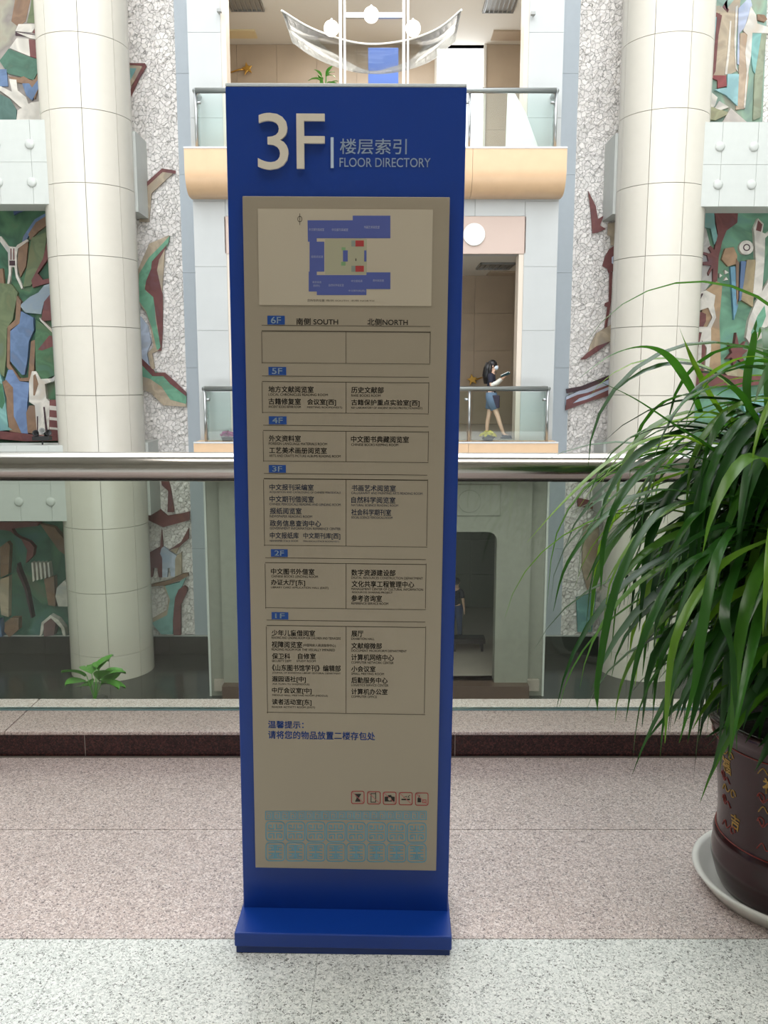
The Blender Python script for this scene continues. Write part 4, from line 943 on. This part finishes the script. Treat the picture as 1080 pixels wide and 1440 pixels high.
T = [
('地方文献阅览室', 377.5, 441, 543, 552, 1), ('LOCAL CHRONICLES READING ROOM', 377.5, 461, 553.3, 556.8, 0), ('古籍修复室', 377.5, 423, 560, 569, 1), ('ANCIENT BOOKS REPAIR ROOM', 377.5, 423, 570.3, 573.8, 0),
('会议室[西]', 432, 472.5, 561, 570.5, 1), ('MEETING ROOM(WEST)', 432, 481, 571.5, 575, 0), ('历史文献部', 494, 539.5, 544, 553, 1), ('RARE BOOKS ROOM', 494, 535, 554.5, 558, 0), ('古籍保护重点实验室[西]', 494, 590, 562, 571.5, 1), ('KEY LABORATORY OF ANCIENT BOOKS PROTECTION(WEST)', 494, 594, 572.3, 576, 0),
('外文资料室', 378, 423, 612, 621, 1), ('FOREIGN LANGUAGE MATERIALS ROOM', 378, 460, 622.3, 626, 0), ('工艺美术画册阅览室', 378.5, 459.5, 629, 638, 1), ('ARTS AND CRAFTS PICTURE ALBUMS READING ROOM', 378.5, 479, 639.5, 643, 0), ('中文图书典藏阅览室', 493.5, 575, 613.3, 622.5, 1), ('CHINESE BOOKS KEEPING ROOM', 494, 560, 623.7, 627.3, 0),
('中文报刊采编室', 379, 441, 680.8, 689.5, 2), ('ACQUISITION AND CATALOGING OF CHINESE PERIODICALS', 379, 479, 691, 694.2, 3), ('中文期刊借阅室', 379, 441.5, 697.5, 706.5, 2), ('CHINESE PERIODICALS READING AND LENDING ROOM', 379, 479, 707.7, 711, 3),
('报纸阅览室', 379.5, 424, 714.2, 723, 2), ('NEWSPAPER READING ROOM', 379.5, 439, 724.5, 728, 3), ('政务信息查询中心', 379.5, 451.5, 731.5, 740.5, 2), ('GOVERNMENT INFORMATION REFERENCE CENTER', 379.5, 479, 741.5, 745, 3),
('中文报纸库', 379.5, 420, 748.5, 757.5, 2), ('中文期刊库[西]', 426.5, 478.5, 749.3, 758.7, 2), ('NEWSPAPER STACK ROOM', 379.5, 419, 759.3, 762, 3), ('PERIODICALS STACK ROOM(WEST)', 426.5, 477, 760.3, 763, 3),
('书画艺术阅览室', 494.5, 556.5, 682, 691, 2), ('CALLIGRAPHY AND PAINTING ARTS READING ROOM', 494, 594, 692, 695.4, 3), ('自然科学阅览室', 494, 556, 698.7, 707.7, 2), ('NATURAL SCIENCE READING ROOM', 494, 560, 709, 712.2, 3), ('社会科学期刊室', 494, 550, 716, 725, 2), ('SOCIAL SCIENCE PERIODICALS ROOM', 494, 552, 726.2, 729.5, 3),
('中文图书外借室', 381, 442, 799.5, 808, 1), ('CHINESE BOOKS LENDING ROOM', 381.5, 447, 809, 812.4, 0), ('办证大厅[东]', 381, 429, 815, 824, 1), ('LIBRARY CARD APPLICATION HALL (EAST)', 381, 462, 825, 828.6, 0),
('数字资源建设部', 494, 556, 801, 810, 1), ('DIGITAL RESOURCES CONSTRUCTION DEPARTMENT', 494, 594.5, 811.2, 814.6, 0), ('文化共享工程管理中心', 494.5, 582.5, 817, 826, 1), ('MANAGEMENT CENTER OF CULTURAL INFORMATION', 494, 595, 827, 830.4, 0), ('RESOURCES SHARING PROJECT', 495, 552, 831.8, 835.2, 0), ('参考咨询室', 494, 537, 837, 846, 1), ('REFERENCE SERVICE ROOM', 494, 546, 847, 850.4, 0),
('少年儿童借阅室', 382, 443, 886, 894.5, 1), ('READING AND LENDING ROOM FOR CHILDREN AND TEENAGERS', 382, 479, 895.6, 899, 0), ('视障阅览室', 382, 425, 902, 911, 1), ('(中国残疾人阅读指导中心)', 426, 472, 905.5, 910.3, 0), ('READING ROOM FOR THE VISUALLY IMPAIRED', 382, 471, 912, 915.4, 0),
('保卫科', 382.5, 408, 918.7, 927, 1), ('自修室', 419, 444, 918.7, 927, 1), ('SECURITY DEPT', 382.5, 410, 928, 931.2, 0), ('STUDY ROOM', 417, 444, 928, 931.2, 0), ('《山东图书馆学刊》编辑部', 382.5, 479, 935, 944, 1), ('JOURNAL OF SHANDONG LIBRARY EDITORIAL DEPARTMENT', 383, 479, 945.3, 948.6, 0),
('遐园语社[中]', 382.5, 430, 951, 960, 1), ('XIA YUAN YU SHE(MIDDLE)', 383, 435, 960.8, 964, 0), ('中厅会议室[中]', 382.5, 438, 967, 976, 1), ('MIDDLE HALL MEETING ROOM (MIDDLE)', 383, 461, 976.8, 980, 0), ('读者活动室[东]', 382.5, 438, 983, 992.3, 1), ('READER ACTIVITY ROOM (EAST)', 382.5, 443, 993.2, 996.6, 0),
('展厅', 494, 511, 887, 895.5, 1), ('EXHIBITION HALL', 494, 526.5, 896.7, 900, 0), ('文献缩微部', 494, 537, 904, 912.5, 1), ('DOCUMENT MICROFORM DEPARTMENT', 494, 572, 913.7, 917, 0), ('计算机网络中心', 494, 554, 920, 929, 1), ('COMPUTER NETWORK CENTER', 494, 553.5, 930.2, 933.6, 0),
('小会议室', 494, 528, 936.5, 945, 1), ('SMALL MEETING ROOM', 494, 540, 946, 949.3, 0), ('后勤服务中心', 494, 545, 952.5, 961, 1), ('LOGISTICS SERVICE CENTER', 494, 546, 962, 965.3, 0), ('计算机办公室', 494, 545, 968.5, 977, 1), ('COMPUTER OFFICE', 494, 530, 978.2, 981.4, 0)]
for (s, x0, x1, y0, y1, k) in T:
    letter(s, x0, y0, x1, y1, {0: M_ink, 1: M_ink, 2: M_ink3, 3: M_ink3}[k], YT, panel, offset=.015 if k in (1, 2) else .004)
letter('温馨提示：', 377, 1013.8, 427, 1024.3, M_inkb, YT, panel, offset=.014, lab='blue reminder heading'); letter('请将您的物品放置二楼存包处', 377, 1028.5, 527.5, 1040, M_inkb, YT, panel, offset=.014, lab='blue reminder line')
# prohibition pictograms
def seg_strip(pts, w, m, parent, name, closed=False, yl=YT, px=True):
    P = [Vector(sl(x, y, yl)) for x, y in pts]; mb = MB(); n = len(P); hw = w/2
    rng = range(n if closed else n-1)
    for i in rng:
        a, b = P[i], P[(i+1) % n]; d = (b-a)
        if d.length < 1e-7: continue
        d = d.normalized(); nrm = Vector((-d.y, d.x))*hw; a2, b2 = a-d*hw*.6, b+d*hw*.6
        mb.quad((a2.x+nrm.x, yl, a2.y+nrm.y), (b2.x+nrm.x, yl, b2.y+nrm.y), (b2.x-nrm.x, yl, b2.y-nrm.y), (a2.x-nrm.x, yl, a2.y-nrm.y))
    return mb, mb.build(name, m, parent) if parent else None
def rrect(x0, y0, x1, y1, r, n=4):
    out = []
    for cx, cy, a in ((x1-r, y0+r, -PI/2), (x1-r, y1-r, 0), (x0+r, y1-r, PI/2), (x0+r, y0+r, PI)):
        for k in range(n+1): t = a+PI/2*k/n; out.append((cx+r*math.cos(t), cy+r*math.sin(t)))
    return out
def ppoly(pts, m, parent, name='pictogram_shape', yl=YT):
    P = [sl(x, y, yl) for x, y in pts]; return MB().prism([(p[0], yl, p[1]) for p in P], (0, .0002, 0)).build(name, m, parent)
M_redf = mat('faded red ink', (188, 104, 104), .5)
for i, (x0, x1, y0) in enumerate(((494.3, 512, 1112.8), (516.8, 534.7, 1113.4), (539, 557, 1114), (561.3, 579.7, 1114.6), (584.2, 602, 1115.2))):
    y1 = y0+17.2; cx, cy = (x0+x1)/2, (y0+y1)/2
    _, fr = seg_strip(rrect(x0, y0, x1, y1, 2.5), .0022, M_red, panel, 'pictogram', True); fr['label'] = 'red-framed prohibition pictogram'
    seg_strip([(x0+1.5, y0+1.5), (x1-1.5, y1-1.5)], .0016, M_redf, fr, 'prohibition_bar', yl=-.0128)
    if i == 0:
        ppoly([(cx-5, cy-5), (cx+5, cy-5), (cx+1.5, cy+.5), (cx+4, cy+6), (cx-4, cy+6), (cx-1.5, cy+.5)], M_ink, fr)
    elif i == 1:
        seg_strip([(cx-4, cy-6), (cx+2.5, cy-6), (cx+2.5, cy+6), (cx-4, cy+6)], .0018, M_ink, fr, 'pictogram_shape', True); seg_strip([(cx+2.5, cy-6), (cx+2.5, cy-8)], .0016, M_ink, fr, 'pictogram_shape')
    elif i == 2:
        ppoly([(cx-7, cy-2), (cx-3, cy-2.5), (cx-2, cy-4.5), (cx+2, cy-4.5), (cx+3, cy-2.5), (cx+7, cy-2), (cx+7, cy+4.5), (cx-7, cy+4.5)], M_ink, fr)
        ppoly([(cx+2.4*math.cos(k*PI/5), cy+1+2.4*math.sin(k*PI/5)) for k in range(10)], M_alum, fr, yl=-.0127)
    elif i == 3:
        ppoly([(cx-6, cy+.2), (cx+6, cy+.2), (cx+6, cy+2), (cx-6, cy+2)], M_ink, fr); seg_strip([(cx+5, cy-1), (cx+3.5, cy-3), (cx+6, cy-5)], .0014, M_ink, fr, 'pictogram_shape'); seg_strip([(cx-3, cy-1.5), (cx+1, cy-3.5), (cx+2, cy-1.5)], .0012, M_ink, fr, 'pictogram_shape')
    else:
        ppoly([(cx-6, cy-1.5), (cx-1, cy-1.5), (cx-1, cy+4.5), (cx-6, cy+4.5)], M_ink, fr); seg_strip([(cx-4.5, cy-1.5), (cx-3.5, cy-5), (cx-2.4, cy-1.5)], .0016, M_ink, fr, 'pictogram_shape'); seg_strip([(cx+1, cy+1), (cx+6, cy+1), (cx+6, cy+5), (cx+1, cy+5)], .0016, M_red, fr, 'pictogram_shape', True)
# key pattern band
pb = 0; W8 = (600.5-373)/8
for j in range(8):
    x0 = 373+W8*j+1; x1 = x0+W8-2.4
    for r_, (y0, y1) in enumerate(((1155.5, 1182.5), (1185, 1210.5))):
        yy = .25*j; y0 += yy; y1 += yy; cx, cy = (x0+x1)/2, (y0+y1)/2
        mb = MB(); hw = .0009
        L = [(rrect(x0, y0, x1, y1, 5), True)]
        q = 4.2; w4 = (x1-x0)/2-q-1.2; 
        for sx in (-1, 1):
            for sy in (-1, 1):
                ax = cx+sx*1.8; bx = cx+sx*(w4+1.5); ay = cy+sy*2.2; by = cy+sy*(q+5.6)
                if r_ == 0: L.append(([(ax, by), (ax, ay+sy*1.2), (bx-sx*1.5, ay+sy*1.2), (bx, ay+sy*2.4), (bx, by-sy*1), (bx-sx*3.2, by-sy*1), (bx-sx*3.2, ay+sy*4.2)], False))
                else: L.append(([(ax, ay), (ax, by-sy*1), (bx, by-sy*1)], False)); L.append(([(ax+sx*2.4, ay+sy*.2), (ax+sx*2.4, ay+sy*4), (bx, ay+sy*4)], False)); L.append(([(ax, ay), (bx, ay)], False))
        if r_ == 0: L.append(([(x0+2.5, cy), (x1-2.5, cy)], False))
        else: L.append(([(cx, y0+3), (cx, y1-3)], False))
        for pts_, cl in L:
            m_, _ = seg_strip(pts_, .0024, None, None, '', cl); n0 = len(mb.v); mb.v += m_.v; mb.f += [tuple(i+n0 for i in f) for f in m_.f]
        mb.build('key_pattern', M_teal, panel)
mb = MB()
x = 373.5
while x < 598:
    for pts_, cl in (([(x, 1141), (x+9.5, 1141), (x+9.5, 1152.5), (x, 1152.5)], True), ([(x+2.4, 1143.5), (x+7, 1143.5), (x+7, 1150), (x+3, 1150), (x+3, 1146.7), (x+5, 1146.7)], False)):
        m_, _ = seg_strip(pts_, .0019, None, None, '', cl); n0 = len(mb.v); mb.v += m_.v; mb.f += [tuple(i+n0 for i in f) for f in m_.f]
    x += 11.4
mb.build('key_border', M_teal, panel)

# ================================================================ POTTED PLANT
PCX, PCY = 1.159, 2.27
sc = MB().lathe([(.001, .004), (.20, .004), (.235, .012), (.258, .045), (.274, .052), (.280, .046), (.272, .036), (.245, .0), (.001, .0)], (PCX, PCY, 0), 96)
for i, v in enumerate(sc.v):
    d = Vector((v[0]-PCX, v[1]-PCY)); r = d.length
    if r > .262: k = 1+.018*math.sin(96*math.atan2(d.y, d.x)/2.0*1.0); sc.v[i] = (PCX+d.x*k, PCY+d.y*k, v[2])
so = sc.build('saucer', mat('white plastic saucer', (236, 234, 226), .45), None, smooth=True)
so['label'] = 'white scalloped saucer under the dark glazed plant pot'; so['category'] = 'saucer'
pt = thing('potted_plant', 'big strap-leaved green plant in a dark maroon glazed pot with gold characters', 'potted plant', (PCX, PCY, .006))
M_pot = mat('dark maroon glaze', (52, 20, 24), .24, var=.25, vscale=9, coat=.2)
def potr(z):
    Z = [0, .02, .08, .135, .145, .155, .165, .22, .30, .40, .455, .475, .495]; Rr = [.205, .215, .232, .226, .229, .224, .219, .2185, .224, .238, .247, .258, .262]
    return float(np.interp(z, Z, Rr))
prof = [(.001, 0)]+[(potr(z), z) for z in np.concatenate([np.linspace(0, .13, 8), np.linspace(.135, .17, 6), np.linspace(.18, .455, 12), [.465, .475, .485, .495]])]+[(.258, .502), (.248, .502), (.241, .494), (.226, .44), (.001, .44)]
MB().lathe(prof, seg=80).build('pot', M_pot, pt, smooth=True)
# soil with loose bits
sb = MB().lathe([(.001, .452), (.12, .456), (.227, .448)], seg=40); sb.build('soil', mat('dark potting soil', (38, 28, 22), .95, bump=.8, bscale=90), pt)
M_goldp = mat('antique gold glaze', (190, 148, 62), .35)
M_redp = mat('red gold glaze', (150, 56, 46), .35)
def on_pot(me_or_pts, ang, z0, w, h, m, name):
    pass
def pot_text(s, ang, zc, h, m):
    me = text_mesh(s, 0, .02); n = len(me.vertices); co = np.empty(n*3); me.vertices.foreach_get('co', co); co = co.reshape(-1, 3)
    mn, mx = co.min(0), co.max(0); sc_ = h/(mx[1]-mn[1]); out = []
    for c in co:
        u = (c[0]-(mn[0]+mx[0])/2)*sc_*.9; z = zc+(c[1]-(mn[1]+mx[1])/2)*sc_; r = potr(z)+.0012; a = ang+u/r; out.append((r*math.cos(a), r*math.sin(a), z))
    me.vertices.foreach_set('co', np.array(out).ravel()); me.update(); link('gold_character', me, m, pt)
def pot_curve(pts, m, wd=.0022):
    P = []
    for a, z in pts: r = potr(z)+.0008; P.append(Vector((r*math.cos(a), r*math.sin(a), z)))
    P = sub(P, 5); MB().tube(P, wd, 5).build('gold_scroll', m, pt, smooth=True)
vis = math.atan2(-PCY, -PCX)
for k in range(9):
    a0 = vis-.95+k*.62 if k < 9 else 0
    pot_text('福', a0, .375, .045, M_goldp); pot_text('福' if k % 2 else '吉', a0+.14, .225, .042, M_goldp)
    s_ = a0
    for (dz, sg, mm) in ((.41, 1, M_goldp), (.335, -1, M_redp), (.30, 1, M_goldp), (.265, -1, M_redp), (.195, 1, M_redp)):
        sp2 = [(s_+sg*.05*math.cos(t*1.0)*(1-t/9)+.10*sg, dz+.016*math.sin(t)*(1-t/9)) for t in np.linspace(0, 5.4, 9)]
        pot_curve(sp2+[], mm, .0016)
        pot_curve([(s_-.14, dz-.008*sg), (s_-.08, dz+.012*sg), (s_-.02, dz-.004*sg), (s_+.05, dz+.010*sg)], mm, .0015)
for z in (.438, .162):
    pot_curve([(t, z) for t in np.linspace(0, 2*PI, 40)], M_redp, .0016)
# canes
cr = []
rnd = random.Random(21)
def leafmat():
    m = bpy.data.materials.new('strap leaf'); m.use_nodes = True; nt = m.node_tree; b = nt.nodes['Principled BSDF']; out = nt.nodes['Material Output']
    oi = nt.nodes.new('ShaderNodeObjectInfo'); rp = nt.nodes.new('ShaderNodeValToRGB'); e = rp.color_ramp
    e.elements[0].color = lin((36, 74, 34)); e.elements[1].color = lin((120, 158, 60)); k = e.elements.new(.6); k.color = lin((58, 110, 42))
    nt.links.new(oi.outputs['Random'], rp.inputs['Fac'])
    nz = nt.nodes.new('ShaderNodeTexNoise'); nz.inputs['Scale'].default_value = 5; tc = nt.nodes.new('ShaderNodeTexCoord'); nt.links.new(tc.outputs['Object'], nz.inputs['Vector'])
    mr = nt.nodes.new('ShaderNodeMapRange'); mr.inputs['To Min'].default_value = .7; mr.inputs['To Max'].default_value = 1.35; nt.links.new(nz.outputs['Fac'], mr.inputs['Value'])
    mu = nt.nodes.new('ShaderNodeVectorMath'); mu.operation = 'SCALE'; nt.links.new(rp.outputs['Color'], mu.inputs[0]); nt.links.new(mr.outputs['Result'], mu.inputs['Scale'])
    nt.links.new(mu.outputs['Vector'], b.inputs['Base Color']); b.inputs['Roughness'].default_value = .26
    tr = nt.nodes.new('ShaderNodeBsdfTranslucent'); g2 = nt.nodes.new('ShaderNodeVectorMath'); g2.operation = 'MULTIPLY'; g2.inputs[1].default_value = (1.7, 1.7, .6)
    nt.links.new(mu.outputs['Vector'], g2.inputs[0]); nt.links.new(g2.outputs['Vector'], tr.inputs['Color'])
    mx = nt.nodes.new('ShaderNodeMixShader'); mx.inputs[0].default_value = .38
    nt.links.new(b.outputs[0], mx.inputs[1]); nt.links.new(tr.outputs[0], mx.inputs[2]); nt.links.new(mx.outputs[0], out.inputs['Surface']); return m
M_leaf = leafmat()
def blade(P, wmax, parent, name='leaf', side=None, twist=0.0, m=None):
    """strap leaf along the points P (local), folded along its midrib"""
    n = len(P); V = []; F = []
    for i, p in enumerate(P):
        t = i/(n-1); d = (P[min(i+1, n-1)]-P[max(i-1, 0)]).normalized()
        s0 = side if side is not None else Vector((-d.y, d.x, 0))
        s0 = s0-d*s0.dot(d)
        s0 = s0.normalized() if s0.length > 1e-4 else Vector((1, 0, 0))
        nn = d.cross(s0).normalized(); s1 = s0*math.cos(twist*t)+nn*math.sin(twist*t); nn = d.cross(s1).normalized()
        w = wmax*(.55+.45*min(1, t/.25))*(1 if t < .45 else max(0, 1-((t-.45)/.55)**1.7))
        w = max(w, .0006)
        V += [tuple(p-s1*w+nn*w*.28), tuple(p), tuple(p+s1*w+nn*w*.28)]
    for i in range(n-1):
        a = 3*i; F += [(a, a+1, a+4, a+3), (a+1, a+2, a+5, a+4)]
    me = bpy.data.meshes.new(name); me.from_pydata(V, [], F); return link(name, me, m or M_leaf, parent, smooth=True)
crowns = [(-.04, -.03, 1.24), (-.14, .05, 1.12), (.10, -.06, 1.04), (.0, .12, 1.0), (-.16, -.12, .92), (.14, .10, .84), (-.05, -.14, .74)]
M_cane = mat('brown cane', (104, 84, 58), .8, bump=.6, bscale=60)
for i, (x, y, z) in enumerate(crowns):
    MB().tube([(x*.5, y*.5, .44), (x*.7+.01, y*.7, z*.6), (x, y, z)], [.016, .014, .012], 8).build('stem', M_cane, pt, smooth=True)
cnt = 0
for ci, (x, y, z) in enumerate(crowns):
    for k in range(40 if ci else 44):
        a = (k*2.39996+ci*1.1)+rnd.uniform(-.25, .25); a = a % (2*PI); a = a+.62*math.sin(PI*1.12-a)*1.0; L = rnd.uniform(.55, .92); L *= 1-.26*max(0, -math.sin(a))
        fr_ = k/40; e0 = R(78)-fr_*R(95)+rnd.uniform(-.2, .2); turn = R(rnd.uniform(95, 165))*(1 if e0 > 0 else .6)
        n = 13; P = [Vector((x, y, z+.10*(1-fr_)))]; az = a; st_ = L/(n-1)
        for i in range(1, n):
            t = i/(n-1); el = max(e0-turn*t**1.15, -R(86)); az += rnd.uniform(-.03, .03)
            P.append(P[-1]+Vector((math.cos(el)*math.cos(az), math.cos(el)*math.sin(az), math.sin(el)))*st_)
        P = [p for i, p in enumerate(P) if i < 5 or p.z > .47+.1*math.sin(k*1.7) or False]
        if min(p.z for p in P) < .33 or any(p.y+PCY > 3.22 for p in P):
            P = [Vector((p.x, min(p.y, 3.2-PCY), max(p.z, .33+.02*rnd.random()))) for p in P]
        blade(P, rnd.uniform(.012, .0195), pt, twist=rnd.uniform(-.6, .6)); cnt += 1
# the smaller inner leaves, past what can be picked apart singly: one part
iv = []; if_ = []
_link = link
def collect(name, me, m, parent=None, smooth=False, kind=None, bevel=0):
    n = len(iv); iv.extend(tuple(v.co) for v in me.vertices); if_.extend(tuple(i+n for i in p.vertices) for p in me.polygons); bpy.data.meshes.remove(me)
link = collect
for k in range(300):
    x, y, z = crowns[k % 7]; a = k*2.39996+rnd.uniform(-.3, .3); a = a % (2*PI); a = a+.7*math.sin(PI*1.1-a)
    L = rnd.uniform(.40, .80)*(1-.26*max(0, -math.sin(a))); e0 = R(rnd.uniform(-10, 60)); turn = R(rnd.uniform(80, 150)); n = 10
    P = [Vector((x, y, z+rnd.uniform(-.22, .08)))]; st_ = L/(n-1)
    for i in range(1, n):
        t = i/(n-1); el = max(e0-turn*t**1.15, -R(86)); P.append(P[-1]+Vector((math.cos(el)*math.cos(a), math.cos(el)*math.sin(a), math.sin(el)))*st_)
    P = [Vector((p.x, min(p.y, 3.18-PCY), p.z)) for i, p in enumerate(P) if i < 4 or p.z > .50]
    blade(P, rnd.uniform(.011, .017), pt, twist=rnd.uniform(-.6, .6))
link = _link
me = bpy.data.meshes.new('inner_foliage'); me.from_pydata(iv, [], if_)
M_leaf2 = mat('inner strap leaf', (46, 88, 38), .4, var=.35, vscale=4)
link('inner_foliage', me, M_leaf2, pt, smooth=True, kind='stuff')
# the long leaves that stand out against the wall and the floor
def hero(pts, w, tw_=0.0):
    P = [at(px, py, Y)-Vector((PCX, PCY, .006)) for px, py, Y in pts]; P = sub(P, 5); blade(P, w, pt, twist=tw_)
for h in [([(985, 580, 2.25), (970, 545, 2.2), (940, 503, 2.1), (904, 489, 2.05), (860, 500, 2.0), (812, 534, 1.95)], .0125),
          ([(1015, 640, 2.2), (960, 615, 2.1), (912, 620, 2.0), (850, 655, 1.95), (790, 710, 1.9), (741, 763, 1.88)], .0125),
          ([(1060, 700, 2.2), (1010, 640, 2.1), (950, 600, 2.0), (890, 560, 1.95), (828, 530, 1.9)], .010),
          ([(1075, 660, 2.2), (1050, 560, 2.15), (1060, 480, 2.1), (1064, 450, 2.1)], .010),
          ([(1030, 600, 2.3), (1000, 560, 2.25), (970, 500, 2.2), (955, 460, 2.2)], .010),
          ([(985, 538, 2.2), (1010, 520, 2.15), (1040, 505, 2.1), (1062, 502, 2.1), (1080, 506, 2.1)], .011),
          ([(1080, 620, 2.1), (1040, 555, 2.05), (1010, 545, 2.0), (970, 560, 1.95), (940, 590, 1.9)], .012),
          ([(1000, 650, 2.1), (940, 640, 2.0), (880, 690, 1.9), (850, 760, 1.88), (845, 830, 1.87)], .011),
          ([(1010, 700, 2.1), (930, 690, 2.0), (860, 720, 1.9), (800, 790, 1.86), (778, 860, 1.85)], .010),
          ([(1050, 720, 2.1), (1010, 780, 1.9), (985, 900, 1.8), (978, 960, 1.78), (955, 1045, 1.76)], .011),
          ([(1060, 740, 2.1), (1020, 850, 1.85), (1030, 930, 1.8), (1036, 1055, 1.78)], .011),
          ([(1080, 760, 2.0), (1010, 800, 1.9), (950, 900, 1.8), (935, 1045, 1.78)], .012),
          ([(1040, 760, 2.0), (960, 800, 1.9), (905, 900, 1.82), (880, 1015, 1.8)], .012),
          ([(1020, 700, 2.2), (930, 720, 2.0), (870, 820, 1.9), (842, 950, 1.85), (840, 1000, 1.84)], .012),
          ([(1066, 560, 2.2), (1030, 400, 2.2), (1080, 490, 2.2)], .004)][:-1]:
    hero(*h, tw_=rnd.uniform(-.4, .4)); cnt += 1
print('leaves', cnt, 'objects', len(bpy.data.objects))
